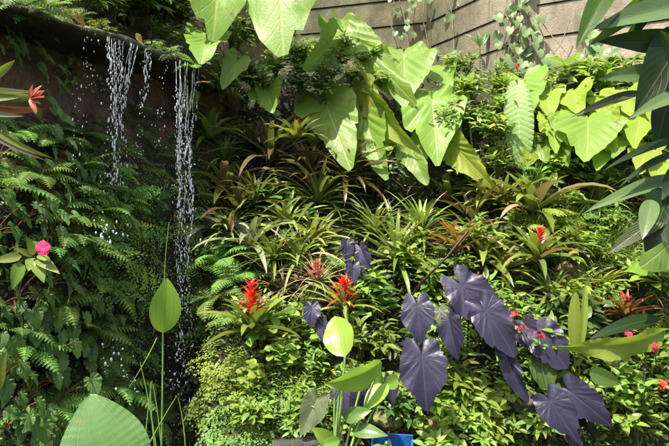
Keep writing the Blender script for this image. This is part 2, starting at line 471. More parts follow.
MT['stone'] = plain('brown garden stone', (.24, .15, .08), .85, (.10, .07, .035), 8, .8, 30)
MT['stonemoss'] = plain('mossy stone', (.20, .22, .07), .9, (.08, .075, .04), 18, 1., 50)
MT['blue'] = plain('blue plastic', (.004, .13, .42), .4, (.004, .09, .32), 10, .1)
t = MT['blue'].node_tree; b = t.nodes['Principled BSDF']
src = b.inputs['Base Color'].links[0].from_socket
t.links.new(mixc(t, ramp(t, tex(t, 28, 6, .65), [(.5, 0.), (.62, 1.)]), src, (.05, .04, .025)), b.inputs['Base Color'])
MT['log'] = plain('damp grey log', (.10, .08, .06), .8, (.04, .035, .028), 12, .8)

# ------------------------------------------------------------------ scene objects: bookkeeping
LABELS = {}


def tag(o, label, cat, group=None, kind=None):
    o['label'] = label
    if cat: o['category'] = cat
    if group: o['group'] = group
    if kind: o['kind'] = kind
    LABELS[label] = LABELS.get(label, 0) + 1
    return o


def thing(name, label, cat, loc, group=None):
    o = bpy.data.objects.new(name, None)
    o.empty_display_size = .05
    o.location = loc
    COL.objects.link(o)
    return tag(o, label, cat, group)


# ------------------------------------------------------------------ terrain
def sstep(a, b, x):
    t = min(1, max(0, (x - a) / (b - a)))
    return t * t * (3 - 2 * t)


def terrainY(X, Z, rough=True):
    bank = 2.5 + .73 * (Z - .49)
    if Z > 2.80: bank += (Z - 2.80) * 2.6
    yc = 2.2 + (X + 1.45) * 1.57
    if Z < 2.56:
        cl = yc + .55 * sstep(1.6, 2.4, Z) - .12 * sstep(1.2, .5, Z)
    else:
        cl = yc + .40 + .9 * (Z - 2.56)
    # a hollow for the water channel
    cl += .10 * math.exp(-((X + .93) / .12) ** 2) * (1 if Z < 2.56 else 0)
    w = sstep(-.86, -.62, X)
    y = cl * (1 - w) + bank * w
    y += .38 * math.exp(-((X - .27) / .26) ** 2 - ((Z - 1.70) / .16) ** 2) + .28 * math.exp(-((X - .80) / .16) ** 2 - ((Z - 1.70) / .14) ** 2) + .16 * math.exp(-((X + .42) / .2) ** 2 - ((Z - 1.95) / .15) ** 2)
    if rough:
        p = Vector((X * 1.7, Z * 1.7, 3.1))
        y += .10 * noise.noise(p) + .05 * noise.noise(p * 3.1) + .022 * noise.noise(p * 8.3)
    return y


def hit(px, py):
    dx = (px - 334.5) / FPX; dz = (223 - py) / FPX
    y = .9
    while y < 6.5:
        if terrainY(dx * y, 1.6 + dz * y) < y: break
        y += .02
    return Vector((dx * y, y, 1.6 + dz * y))


def tnormal(p):
    e = .05
    gx = (terrainY(p.x + e, p.z, False) - terrainY(p.x - e, p.z, False)) / (2 * e)
    gz = (terrainY(p.x, p.z + e, False) - terrainY(p.x, p.z - e, False)) / (2 * e)
    return Vector((gx, -1, gz)).normalized()


nx, nz = 210, 170
vs = []
for i in range(nx + 1):
    X = -2.6 + 6.2 * i / nx
    for k in range(nz + 1):
        Z = -.05 + 3.75 * k / nz
        vs.append((X, terrainY(X, Z), Z))
f = [(i * (nz + 1) + k, (i + 1) * (nz + 1) + k, (i + 1) * (nz + 1) + k + 1, i * (nz + 1) + k + 1) for i in range(nx) for k in range(nz)]
mb = MB(); mb.add(vs, f)
o = mb.build('hillside', MT['soil']); tag(o, 'steep dark planted slope and wet rock face', None, kind='structure')
mb = MB(); mb.add([(-60, -60, 0), (60, -60, 0), (60, 60, 0), (-60, 60, 0)], [(0, 1, 2, 3)])
o = mb.build('ground', MT['soil']); tag(o, 'dark soil at the foot of the slope', None, kind='structure')

# ledge of rock the water drips from
LIP = [(-1.62, 2.08), (-1.36, 2.33), (-1.22, 2.55), (-1.08, 2.74), (-.97, 2.92), (-.865, 3.08), (-.80, 3.25)]
mb = MB(); vs = []; rows = []
prof = [(.0, .0), (.012, -.022), (.10, -.030), (.25, -.045), (.55, -.09), (.75, .02), (.55, .10), (.2, .05), (.03, .02)]
nn = 40
for i in range(nn + 1):
    s = i / nn * (len(LIP) - 1); k = min(int(s), len(LIP) - 2); tt = s - k
    x = LIP[k][0] * (1 - tt) + LIP[k + 1][0] * tt; y = LIP[k][1] * (1 - tt) + LIP[k + 1][1] * tt
    nrm = Vector((-.84, .54, 0))
    for j, (d, h) in enumerate(prof):
        q = noise.noise(Vector((x * 5 + j * .7, y * 5, h * 9)))
        w = .25 + min(d * 6, 1) * .75
        vs.append((x + nrm.x * d + .05 * w * q, y + nrm.y * d + .03 * w * q, 2.56 + h + .022 * q + .02 * noise.noise(Vector((x * 14, y * 14, j)))))
k = len(prof)
f = [(i * k + j, i * k + (j + 1) % k, (i + 1) * k + (j + 1) % k, (i + 1) * k + j) for i in range(nn) for j in range(k)]
f += [tuple(range(k)), tuple(reversed(range(nn * k, nn * k + k)))]
mb.add(vs, f)
o = mb.build('rock_ledge', MT['ledge']); tag(o, 'dark overhanging rock ledge the water drips from', 'rock ledge')

# ------------------------------------------------------------------ concrete wall in long courses
WALL = [(-3.4, 6.35), (-1.6, 6.0), (-.16, 5.70), (.98, 5.40), (1.62, 4.38), (2.54, 3.95), (3.9, 3.55)]
LINES = [-.1, .47, .74, 1.01, 1.28, 1.55, 1.82, 2.08, 2.35, 2.62, 2.9, 3.416, 3.68, 3.95, 4.22, 4.5, 4.8]
LINES = [2.35, 2.62, 2.88, 3.146, 3.416, 3.68, 3.95, 4.22, 4.49, 4.76]
wall = thing('concrete_wall', 'weathered concrete retaining wall with dark horizontal joints behind the plants', 'wall', (.98, 5.4, 2.3))
wl = Vector(wall.location)


def wall_strip(mb, z0, z1, d0, d1, jit=0.):
    """closed strip following the wall's plan from depth d0 (front) to d1 (back)"""
    nrms = []
    for i in range(len(WALL)):
        a = Vector(WALL[max(i - 1, 0)]); c = Vector(WALL[min(i + 1, len(WALL) - 1)])
        d = (c - a).normalized(); nrms.append(Vector((d.y, -d.x)))
    vs = []
    for (x, y), n_ in zip(WALL, nrms):
        for d, z in ((d0 + jit, z0), (d0, z1), (d1, z1), (d1, z0)):
            vs.append((x - n_.x * d - wl.x, y - n_.y * d - wl.y, z - wl.z))
    f = [(i * 4 + j, (i + 1) * 4 + j, (i + 1) * 4 + (j + 1) % 4, i * 4 + (j + 1) % 4) for i in range(len(WALL) - 1) for j in range(4)]
    f += [(3, 2, 1, 0), tuple(len(vs) - 4 + j for j in range(4))]
    mb.add(vs, f)


mb = MB()
for a, c in zip(LINES[:-1], LINES[1:]):
    wall_strip(mb, a + .005, c - .005, 0, .10, jit=-.012)
mb.build('wall_panel', MT['concrete'], wall, smooth=False)
mb = MB(); wall_strip(mb, LINES[0], LINES[-1], .055, .16)
mb.build('joint_backing', MT['gap'], wall, smooth=False)
for x, y, w in ((.975, 5.385, .02), (1.63, 4.36, .055)):
    mb = MB()
    v = [(x + sx * w - wl.x, y + sy * .03 - wl.y, z - wl.z) for z in (2.3, 4.78) for sx, sy in ((-1, -1), (1, -1), (1, 1), (-1, 1))]
    mb.add(v, [(3, 2, 1, 0), (4, 5, 6, 7), (0, 1, 5, 4), (1, 2, 6, 5), (2, 3, 7, 6), (3, 0, 4, 7)])
    mb.build('joint_post', MT['concrete'], wall, smooth=False)

# ------------------------------------------------------------------ falling water
mbw_ico = None


def drop(mb, c, rx, rz):
    vs = [(c[0], c[1], c[2] + rz), (c[0], c[1], c[2] - rz)]
    for q in range(6):
        th = q * math.pi / 3
        vs.append((c[0] + rx * math.cos(th), c[1] + rx * math.sin(th), c[2] + rz * .45))
    for q in range(6):
        th = q * math.pi / 3 + .5
        vs.append((c[0] + rx * math.cos(th), c[1] + rx * math.sin(th), c[2] - rz * .45))
    f = []
    for q in range(6):
        r = (q + 1) % 6
        f += [(0, 2 + q, 2 + r), (2 + q, 8 + q, 8 + r, 2 + r), (1, 8 + r, 8 + q)]
    mb.add(vs, f)


def lip_at(px):
    best = None
    for i in range(len(LIP) - 1):
        for k in range(41):
            t_ = k / 40
            x = LIP[i][0] * (1 - t_) + LIP[i + 1][0] * t_; y = LIP[i][1] * (1 - t_) + LIP[i + 1][1] * t_
            d = abs(334.5 + x / y * FPX - px)
            if best is None or d < best[0]: best = (d, x, y)
    return Vector((best[1] + .012, best[2] - .012, 2.545))


def strand(mb, p0, zend, r, drift=(0, 0), wob=.012, brk=.25):
    """a falling thread: short ragged ropes near the lip that break into a chain of stretched drops"""
    z = p0.z; ph = rnd.random() * 9; h0 = p0.z; seg = []
    rope = h0 - (h0 - zend) * rnd.uniform(.12, .35)
    while z > zend:
        fall = h0 - z
        fr = min(1, fall / max(.05, h0 - zend))
        k = min(1, fall / .35)
        xx = p0.x + drift[0] * k + wob * noise.noise(Vector((z * 7, ph, 0))) * (.6 + fall)
        yy = p0.y + drift[1] * k + wob * noise.noise(Vector((z * 7, ph, 5)))
        nz_ = abs(noise.noise(Vector((z * 26, ph, 2))))
        if z > rope:
            seg.append((Vector((xx, yy, z)), r * .5 * (.4 + 1.5 * nz_)))
            z -= .009
            if rnd.random() < .08 and len(seg) > 1: tube_var(mb, seg); seg = []
        else:
            if len(seg) > 1: tube_var(mb, seg)
            seg = []
            if noise.noise(Vector((z * 5, ph, 8))) > -.35 - .0 * fr:
                rr = r * (.22 + .8 * nz_ + .55 * rnd.random() ** 3)
                drop(mb, (xx + rnd.gauss(0, .003 + .004 * fr), yy + rnd.gauss(0, .003), z), rr, rr * rnd.uniform(1.5, 5.5))
            z -= rnd.uniform(.006, .014) * (1 + .6 * fr)
    if len(seg) > 1: tube_var(mb, seg)


def tube_var(mb, seg, k=5):
    vs = []
    n = len(seg)
    for i, (p, r) in enumerate(seg):
        e = .25 if i in (0, n - 1) else 1.
        for q in range(k):
            th = 2 * math.pi * q / k
            vs.append((p.x + r * e * math.cos(th), p.y + r * e * math.sin(th), p.z))
    f = [(i * k + q, (i + 1) * k + q, (i + 1) * k + (q + 1) % k, i * k + (q + 1) % k) for i in range(n - 1) for q in range(k)]
    f += [tuple(range(k)), tuple(reversed(range((n - 1) * k, n * k)))]
    mb.add(vs, f)


def pz(py, Y): return 1.6 + (223 - py) / FPX * Y


STREAMS = [
    # px, strands [(offset px, drift px, radius, end py)], drops (count, spread px, py range), label
    (86, [], (55, 3, 24, 175), 'faint trickle of separate drops, leftmost under the rock ledge'),
    (98, [], (22, 3, 28, 100), 'few thin drops between the leftmost trickle and the broad stream'),
    (120, [(-13, 3, .0042, 95), (-9, 2, .0045, 100), (-3, 0, .004, 82), (3, -3, .0042, 112), (9, -9, .0048, 112), (14, -15, .0045, 160), (-6, 0, .0045, 215), (11, -14, .0042, 235)],
     (130, 5, 45, 200), 'broad white stream narrowing to a point below the middle of the ledge'),
    (145, [(0, -2, .0045, 105), (3, -4, .0035, 90)], (40, 2, 60, 165), 'single thin white stream right of the broad one'),
    (166, [(0, -3, .0028, 85)], (26, 2, 62, 150), 'thinnest line of drops between two white streams'),
    (184, [(-9, 3, .0045, 165), (-5, 1, .005, 185), (0, -4, .0045, 150), (5, -8, .005, 190), (9, -4, .0045, 230), (11, -3, .0038, 140), (2, -2, .005, 300), (-4, -1, .005, 345), (6, -3, .0048, 290), (-6, 0, .005, 300), (8, -4, .0045, 330)],
     (480, 8, 90, 435), 'long rightmost stream breaking into drops down to the bottom leaves'),
]
for px, strands, (nd, spread, y0, y1), lab in STREAMS:
    mb = MB()
    L0 = lip_at(px); ppm = L0.y / FPX
    for off, dr, r, ey in strands * (2 if px < 150 else 1):
        off += rnd.uniform(-2.2, 2.2); ey += rnd.uniform(-25, 15)
        p0 = lip_at(px + off)
        strand(mb, p0, pz(ey, L0.y), r, drift=(dr * ppm, -.02 * rnd.random()), brk=.32, wob=.02)
    dmean = 0 if not strands else sum(s[0] + s[1] for s in strands) / len(strands)
    for i in range(nd):
        t_ = rnd.random() ** .9
        y = y0 + (y1 - y0) * t_
        c = Vector((L0.x + (dmean + rnd.gauss(0, spread * (.6 + .8 * t_))) * ppm, L0.y - .02 - .08 * t_ + rnd.gauss(0, .02), pz(y, L0.y)))
        s_ = (.0012 + .0028 * rnd.random() ** 2.5) * (.8 if not strands else 1)
        drop(mb, c, s_, s_ * (1.2 + 3.2 * rnd.random() ** 2))
    o = mb.build('falling_water', MT['water']); tag(o, lab, None, kind='structure')

# splashes low on the rock, left of the long stream
mb = MB()
for (cx, cy, n_) in ((108, 345, 16), (98, 228, 20), (110, 232, 16), (128, 380, 8), (120, 365, 10), (178, 300, 40), (172, 350, 30), (185, 400, 26)):
    for i in range(n_):
        h = hit(cx + rnd.gauss(0, 6), cy + rnd.gauss(0, 9))
        c = h + Vector((.10, -.16 - .05 * rnd.random(), 0))
        s_ = .002 + .0045 * rnd.random() ** 2
        drop(mb, c, s_, s_ * (1 + rnd.random()))
o = mb.build('splashing_water', MT['water']); tag(o, 'scattered white splashes on the wet rock', None, kind='structure')

# ------------------------------------------------------------------ plant builders
def rdir(up, spread):
    """random direction round up"""
    up = Vector(up).normalized()
    a = up.cross(Vector((.3, .8, .1))).normalized(); b = up.cross(a)
    th = rnd.random() * 2 * math.pi
    s = math.tan(min(1.45, spread))
    return (up + (a * math.cos(th) + b * math.sin(th)) * s).normalized(), th


UPZ = Vector((0, 0, 1))


def m_rosette(n=22, L=.22, W=.012, lo=.15, hi=1.2, arch=1.1, fold=.45, prof=prof_strap, mat='strap', seg=7, dead=0):
    mb = MB()
    for i in range(n):
        q = (i + .5) / n
        el = lo + (hi - lo) * q                       # angle away from the axis
        th = i * 2.39996 + rnd.uniform(-.25, .25)
        d = Vector((math.sin(el) * math.cos(th), math.sin(el) * math.sin(th), math.cos(el)))
        l = L * (.65 + .45 * math.sin(q * 2.6)) * rnd.uniform(.8, 1.15)
        M = frame(d * L * .02, d, UPZ + d * -.2)
        blade(mb, M, l, W * rnd.uniform(.8, 1.15), prof, n=seg, m=1, arch=arch * rnd.uniform(.5, 1.3), fold=fold, twist=rnd.uniform(-.4, .4), p=1.4, side=rnd.uniform(-.25, .25),
              mi=1 if dead and rnd.random() < dead else 0)
    return mb.mesh('leaves', [MT[mat], MT['straw']])


def m_spike(n=34, H=.16, L=.066, W=.0085, mat='red', tight=.9, stem=True):
    mb = MB()
    for i in range(n):
        q = (i + .5) / n
        th = i * 2.39996
        el = .25 + (1 - q) * tight + rnd.uniform(-.1, .1)
        d = Vector((math.sin(el) * math.cos(th), math.sin(el) * math.sin(th), math.cos(el)))
        M = frame(Vector((0, 0, H * (.35 + .65 * q))), d, UPZ)
        blade(mb, M, L * (1.1 - .5 * q) * rnd.uniform(.85, 1.15), W, prof_lance, n=4, m=1, arch=.5, fold=.4)
    if stem:
        tube(mb, [(0, 0, 0), (0, 0, H * .6), (0, 0, H)], .008, .004)
    return mb.mesh('flower_spike', [MT[mat]])


def pinna(mb, M, l, w, teeth=5, mi=0):
    vs = [(0, 0, 0)]; 
    uv = [(.5, 0)]
    for i in range(teeth):
        a = (i + .35) / teeth; b_ = (i + .95) / teeth
        ww = w * (1 - .75 * a)
        vs += [(ww, a * l, ww * .25), (ww * .45, b_ * l, 0)]
        uv += [(1, a), (.72, b_)]
    k = len(vs)
    vs2 = [(-x, y, z) for x, y, z in vs[1:]]
    vs += [(0, l, -.15 * l)]; uv += [(.5, 1)]
    vs += vs2; uv += [(1 - u, v_) for u, v_ in uv[1:k]]
    ring = list(range(0, k)) + [k] + list(range(len(vs) - 1, k, -1))
    # fan as strips to keep faces simple
    f = []
    mids = []
    base = len(vs)
    for i in range(teeth):
        yy = (i + .65) / teeth * l
        vs.append((0, yy, -.15 * yy * yy / l)); uv.append((.5, yy / l)); mids.append(base + i)
    for i in range(teeth):
        c0 = 0 if i == 0 else mids[i - 1]
        r1, r2 = 1 + 2 * i, 2 + 2 * i
        l1, l2 = k + 1 + 2 * i, k + 2 + 2 * i
        f += [(c0, r1, r2, mids[i]), (c0, mids[i], l2, l1)]
    f += [(mids[-1], 2 * teeth, k), (mids[-1], k, len(vs) - teeth - 1)]
    mb.add(xf(M, np.array(vs)), f, uv, mi)


def frond(mb, M, L, W, n=13, arch=1.0, teeth=4, taper=1.0):
    pts = []; dirs = []
    y = z = 0; dl = L / n
    for i in range(n + 1):
        t_ = i / n; a = -arch * t_ ** 1.3
        pts.append(Vector((0, y, z))); dirs.append(a)
        y += dl * math.cos(a); z += dl * math.sin(a)
    tube(mb, [M @ p for p in pts], .0018, .0007, 3, mi=1)
    for i in range(1, n + 1):
        t_ = i / n
        l = W * (math.sin(math.pi * min(1, .18 + .8 * t_ ** taper)) ** .8)
        a = dirs[i]
        fwd = Vector((0, math.cos(a), math.sin(a)))
        nz_ = Vector((0, -math.sin(a), math.cos(a)))
        for s in (-1, 1):
            d = Vector((s, 0, 0)) * 1.0 + fwd * .45 - nz_ * .15
            pinna(mb, M @ frame(pts[i], d, nz_), l * rnd.uniform(.9, 1.1), dl * .62, teeth)


def m_fern(n=9, L=.22, W=.05, lo=.5, hi=1.3, arch=1.1, mat='fern', np_=13, teeth=4):
    mb = MB()
    for i in range(n):
        el = lo + (hi - lo) * rnd.random(); th = i * 2.4 + rnd.uniform(-.4, .4)
        d = Vector((math.sin(el) * math.cos(th), math.sin(el) * math.sin(th), math.cos(el)))
        frond(mb, frame((0, 0, 0), d, UPZ), L * rnd.uniform(.65, 1.1), W * rnd.uniform(.8, 1.1), np_, arch * rnd.uniform(.6, 1.3), teeth)
    return mb.mesh('fronds', [MT[mat], MT['twig']])


def fan(mb, p, ld, nr, s_):
    vs = [(0, 0, 0), (-.42 * s_, .62 * s_, .05 * s_), (-.30 * s_, 1.0 * s_, 0), (-.05 * s_, .85 * s_, .08 * s_), (.12 * s_, 1.2 * s_, 0), (.26 * s_, .85 * s_, .06 * s_), (.45 * s_, .75 * s_, 0)]
    mb.add(xf(frame(p, ld, nr), np.array(vs)), [(0, 3, 2, 1), (0, 5, 4, 3), (0, 6, 5)], [(.5, 0), (0, .7), (.2, 1), (.5, .9), (.6, 1), (.7, .9), (1, .6)])


def m_maiden(n=8, L=.16, S=.0098, mat='fern'):
    """drooping triangular fronds: wiry rachis, side branches, small fan leaflets"""
    mb = MB()
    for i in range(n):
        el = rnd.uniform(.5, 1.6); th = i * 2.4 + rnd.uniform(-.5, .5)
        d = Vector((math.sin(el) * math.cos(th), math.sin(el) * math.sin(th), math.cos(el)))
        l = L * rnd.uniform(.7, 1.2)
        e = d * l + Vector((0, 0, -l * .35))
        pts = bez((0, 0, 0), d * l * .6, e, 9)
        tube(mb, pts, .0011, .0005, 3, mi=1)
        nr = (Vector((0, 0, 1)) + d * .6 + Vector((rnd.uniform(-.3, .3), rnd.uniform(-.3, .3), 0))).normalized()
        for k in range(2, 10):
            t_ = (k - 2) / 8
            dd = (pts[k] - pts[k - 1]).normalized()
            sd = dd.cross(nr).normalized()
            bl = l * .50 * (1 - t_) ** .8 + .008
            for sg in (-1, 1):
                br = (dd * .55 + sd * sg - nr * .12).normalized()
                m_ = max(1, int(bl / .0135))
                bl *= rnd.uniform(.7, 1.15)
                for q in range(m_):
                    p = pts[k] + br * bl * (q + .7) / m_ - nr * .10 * bl * ((q + .7) / m_) ** 2
                    sl = S * rnd.uniform(.75, 1.25) * (1.1 - .3 * q / m_)
                    n2 = (nr + Vector((rnd.uniform(-.35, .35), rnd.uniform(-.35, .35), rnd.uniform(-.1, .1)))).normalized()
                    for s2 in ((-1, 1) if q < m_ - 1 else (0,)):
                        if rnd.random() < .16: continue
                        fan(mb, p, (br * rnd.uniform(.5, 1.) + br.cross(nr) * s2 * rnd.uniform(.6, 1.) + Vector((0, 0, rnd.uniform(-.35, .1)))).normalized(), n2, sl * rnd.uniform(.75, 1.2))
    return mb.mesh('fronds', [MT[mat], MT['twig']])


def m_shrub(nst=14, H=.2, leaf=.04, w=.4, per=7, mat='mid', spread=.9, prof=prof_ovate, arch=.5, stem='greentwig', seg=4, alt=None, altp=.12):
    mb = MB()
    for i in range(nst):
        d, th = rdir(UPZ, rnd.uniform(0, spread) ** 1.0)
        l = H * rnd.uniform(.55, 1.1)
        e = d * l
        c = Vector((0, 0, l * .5)) + e * .25
        pts = bez((rnd.uniform(-.01, .01), rnd.uniform(-.01, .01), 0), c, e, 6)
        tube(mb, pts, .0028 * (H / .2), .0010, 4, mi=1)
        for k in range(per):
            q = .3 + .7 * (k + 1) / per
            p = pts[min(5, int(q * 6))].lerp(pts[min(6, int(q * 6) + 1)], q * 6 - int(q * 6)) if q < 1 else pts[6]
            tg = (pts[6] - pts[4]).normalized()
            sd = Vector((math.cos(k * 2.4 + th), math.sin(k * 2.4 + th), .1))
            ld = (sd + tg * .55 + Vector((rnd.uniform(-.3, .3), rnd.uniform(-.3, .3), rnd.uniform(-.3, .3)))).normalized()
            up = (UPZ * 1.0 + d * .6 + Vector((rnd.uniform(-.4, .4), rnd.uniform(-.4, .4), 0))).normalized()
            s_ = leaf * rnd.uniform(.6, 1.25)
            blade(mb, frame(p + ld * leaf * .12, ld, up), s_, s_ * w * .5, prof, n=seg, m=1, arch=arch * rnd.uniform(.3, 1.6), fold=rnd.uniform(.1, .45), mi=2 if rnd.random() < altp and alt else 0)
    return mb.mesh('foliage', [MT[mat], MT[stem], MT[alt or mat]])


def m_begonia(n=7, S=.085, narrow=False):
    mb = MB()
    for i in range(n):
        th = rnd.uniform(-1.6, 1.6) - math.pi / 2
        r = S * rnd.uniform(.3, 1.6)
        p = Vector((r * math.cos(th), r * math.sin(th) * .8, rnd.uniform(-.6, 1.4) * S))
        tube(mb, bez((0, 0, 0), p * .6 + Vector((0, 0, .03)), p, 5), .0022, .0016, 4, mi=1)
        tipd = Vector((rnd.uniform(.1, 1.0) if narrow else rnd.uniform(-.3, .75), -.35 + rnd.uniform(-.2, .1), -.9 + rnd.uniform(-.1, .5)))
        nr = Vector((rnd.uniform(-.3, .7), -1, rnd.uniform(.35, 1.2)))
        M = frame(p, -tipd, nr)
        heart(mb, M, S * rnd.uniform(.6, 1.25) * (1.25 if narrow else 1), BEGO, wf=rnd.uniform(.5, .75) if narrow else rnd.uniform(.9, 1.25), n=60, rings=4, droop=rnd.uniform(.15, .5), fold=rnd.uniform(.1, .45), wav=.06, waves=9, skew=rnd.uniform(-.3, .3), teeth=20, tdep=.13)
    return mb.mesh('foliage', [MT['bego'], MT['rust']])


def m_grass(n=60, L=.22, W=.0022, spread=.7, mat='grass', arch=1.0):
    mb = MB()
    for i in range(n):
        d, th = rdir(UPZ, rnd.uniform(0.02, spread))
        M = frame(Vector((rnd.gauss(0, .02), rnd.gauss(0, .02), 0)), d, UPZ)
        blade(mb, M, L * rnd.uniform(.5, 1.15), W * rnd.uniform(.7, 1.3), prof_grass, n=6, m=1, arch=arch * rnd.uniform(.4, 1.6), fold=.3, p=1.5, mi=0, side=rnd.uniform(-.3, .3))
    return mb.mesh('leaves', [MT[mat]])


def m_flowerhead(n=16, S=.012, mat='petalred', dome=.018):
    mb = MB()
    for i in range(n):
        d, th = rdir(UPZ, rnd.uniform(0, 1.2))
        c = d * dome
        for q in range(5):
            a, _ = rdir(d, 1.2)
            blade(mb, frame(c, a, d), S * .6, S * .28, prof_ovate, n=2, m=1, arch=.3, fold=.1)
    return mb.mesh('flower', [MT[mat]])


# ------------------------------------------------------------------ meshes of the repeated kinds
def var(fn, k, **kw): return [fn(**kw) for _ in range(k)]


ME = {
    'brom_dark': var(m_rosette, 3, n=28, L=.24, W=.0135, lo=.1, hi=1.45, arch=1.0, mat='strapdark', dead=.08),
    'brom_thin': var(m_rosette, 3, n=40, L=.22, W=.0078, lo=.05, hi=1.4, arch=1.1, mat='strap', dead=.10),
    'brom_broad': var(m_rosette, 3, n=20, L=.24, W=.020, lo=.15, hi=1.35, arch=1.1, mat='strap', dead=.05),
    'brom_gold': var(m_rosette, 3, n=30, L=.18, W=.0115, lo=.1, hi=1.4, arch=1.0, mat='strapgold', dead=.12),
    'brom_silver': var(m_rosette, 2, n=18, L=.21, W=.015, lo=.15, hi=1.4, arch=1.3, mat='strapsilver', dead=.05),
    'brom_red': var(m_rosette, 2, n=26, L=.19, W=.014, lo=.05, hi=1.2, arch=.8, mat='strapred'),
    'straw': var(m_rosette, 3, n=34, L=.22, W=.0038, lo=.2, hi=1.5, arch=.9, mat='straw', prof=prof_grass),
    'spike': var(m_spike, 2), 'spike_wide': var(m_spike, 1, n=34, H=.11, L=.075, W=.009, tight=1.25),
    'spike_pink': var(m_spike, 2, n=22, H=.09, L=.05, W=.008, mat='pinkred', tight=1.1),
    'spike_orange': var(m_spike, 1, n=14, H=.10, L=.10, W=.017, mat='orange', tight=1.2),
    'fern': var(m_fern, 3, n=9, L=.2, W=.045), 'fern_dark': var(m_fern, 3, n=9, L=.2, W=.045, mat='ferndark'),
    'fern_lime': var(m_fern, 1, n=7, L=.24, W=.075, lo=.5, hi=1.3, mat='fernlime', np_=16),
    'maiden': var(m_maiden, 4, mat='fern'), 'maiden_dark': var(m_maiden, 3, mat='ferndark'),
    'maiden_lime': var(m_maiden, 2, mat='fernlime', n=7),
    'shrub_dark': var(m_shrub, 4, nst=16, H=.2, leaf=.058, mat='dark', per=8, alt='bright', altp=.06),
    'shrub_mid': var(m_shrub, 4, nst=15, H=.18, leaf=.055, mat='mid', w=.34, per=7, alt='yell', altp=.1),
    'shrub_bright': var(m_shrub, 4, nst=13, H=.17, leaf=.06, mat='bright', per=7, alt='yell', altp=.15),
    'shrub_fine': var(m_shrub, 3, nst=20, H=.16, leaf=.036, mat='mid', w=.3, per=8, alt='bright', altp=.35),
    'shrub_big': var(m_shrub, 3, nst=7, H=.16, leaf=.085, w=.5, mat='bright', per=5, seg=6),
    'shrub_round': var(m_shrub, 2, nst=12, H=.12, leaf=.034, w=.9, mat='bright', per=6, prof=prof_oblong),
    'lantana': var(m_shrub, 3, nst=20, H=.24, leaf=.042, w=.55, mat='mid', per=9, alt='bright', altp=.5),
    'begonia': var(m_begonia, 4), 'begonia_long': var(m_begonia, 5, narrow=True),
    'grass': var(m_grass, 3), 'flower_red': var(m_flowerhead, 2), 
}
PART = {'spike': 'flower_spike'}

# named landmarks used to word the labels of the repeated plants: (px, py, phrase)
MARKS = [(118, 70, 'the broad white stream'), (183, 200, 'the long rightmost stream'), (145, 90, 'the single thin stream'), (43, 248, 'the pink impatiens flower'),
         (40, 92, 'the orange bromeliad flower'), (110, 425, 'the large veined leaf at the bottom'), (165, 305, 'the upright oval leaf on its tall stalk'),
         (262, 293, 'the tall scarlet bromeliad flower'), (297, 130, 'the scarlet flower under the big leaf'), (343, 292, 'the scarlet flower among purple leaves'),
         (340, 337, 'the pale upright oval leaf'), (355, 372, 'the boat-shaped bright leaf'), (418, 315, 'the upright purple taro leaf'), (425, 372, 'the darkest purple taro leaf'),
         (485, 300, 'the longest purple taro leaves'), (540, 345, 'the purple leaf with red flowers'), (580, 400, 'the lowest pair of purple leaves'), (515, 375, 'the narrow purple leaf'),
         (600, 345, 'the folded banana leaf'), (517, 125, 'the ribbed pale leaf'), (435, 120, 'the round-lobed lime leaf'), (405, 75, 'the highest lime heart leaf'), (375, 145, 'the drooping lime leaf'),
         (322, 120, 'the widest lime heart leaf'), (284, 25, 'the huge hanging leaf'), (213, 20, 'the leaf above the ledge end'), (473, 165, 'the long yellowish drooping leaf'),
         (590, 130, 'the yellow-lime leaf cluster'), (447, 242, 'the red-tinged bromeliad'), (525, 240, 'the orange-red flower spike'), (560, 205, 'the lime fern frond'),
         (575, 245, 'the fine grass tuft'), (600, 310, 'the crimson bromeliad'), (345, 255, 'the small purple leaves'), (312, 313, 'the paired small purple leaves'), (315, 412, 'the olive-purple leaf'),
         (400, 438, 'the blue plastic tray'), (516, 40, 'the vine with red flowers'), (130, 30, 'the yellow leaf on the ledge'), (225, 95, 'the dry straw tuft'), (268, 95, 'the small lime leaf'),
         (650, 250, 'the pale leaf at the right edge'), (640, 100, 'the dark overhanging leaves'), (630, 340, 'the lantana flowers'), (255, 245, 'the silvery bromeliad'), (395, 240, 'the dark grassy bromeliad')]


def rel(px, py, m):
    dx, dy = px - m[0], py - m[1]
    d = math.hypot(dx, dy)
    if d < 8: return 'against ' + m[2]
    a = math.degrees(math.atan2(-dy, dx)) % 360
    w = ['right of', 'above and right of', 'above', 'above and left of', 'left of', 'below and left of', 'below', 'below and right of'][int((a + 22.5) // 45) % 8]
    far = 'just ' if d < 30 else ''
    return far + w + ' ' + m[2]


def autolabel(desc, px, py):
    ms = sorted(MARKS, key=lambda m: math.hypot(px - m[0], py - m[1]))
    for i in range(6):
        s = desc + ' ' + rel(px, py, ms[i])
        if s not in LABELS and len(s.split()) <= 16: return s
    for i in range(5):
        for k in range(i + 1, 6):
            s = desc + ' between ' + ms[i][2] + ' and ' + ms[k][2]
            if s not in LABELS and len(s.split()) <= 16: return s
    for i in range(6):
        for w in ('taller ', 'lower ', 'denser ', 'looser '):
            s = w + desc + ' ' + rel(px, py, ms[i])
            if s not in LABELS and len(s.split()) <= 16: return s
    return desc + ' ' + rel(px, py, ms[0])


SCL = {'brom': 1.55, 'straw': 1.4, 'shrub': 1.45, 'maiden': 1.15, 'fern': 1.35, 'begonia': 1.15, 'grass': 1.4, 'lantana': 1.3}


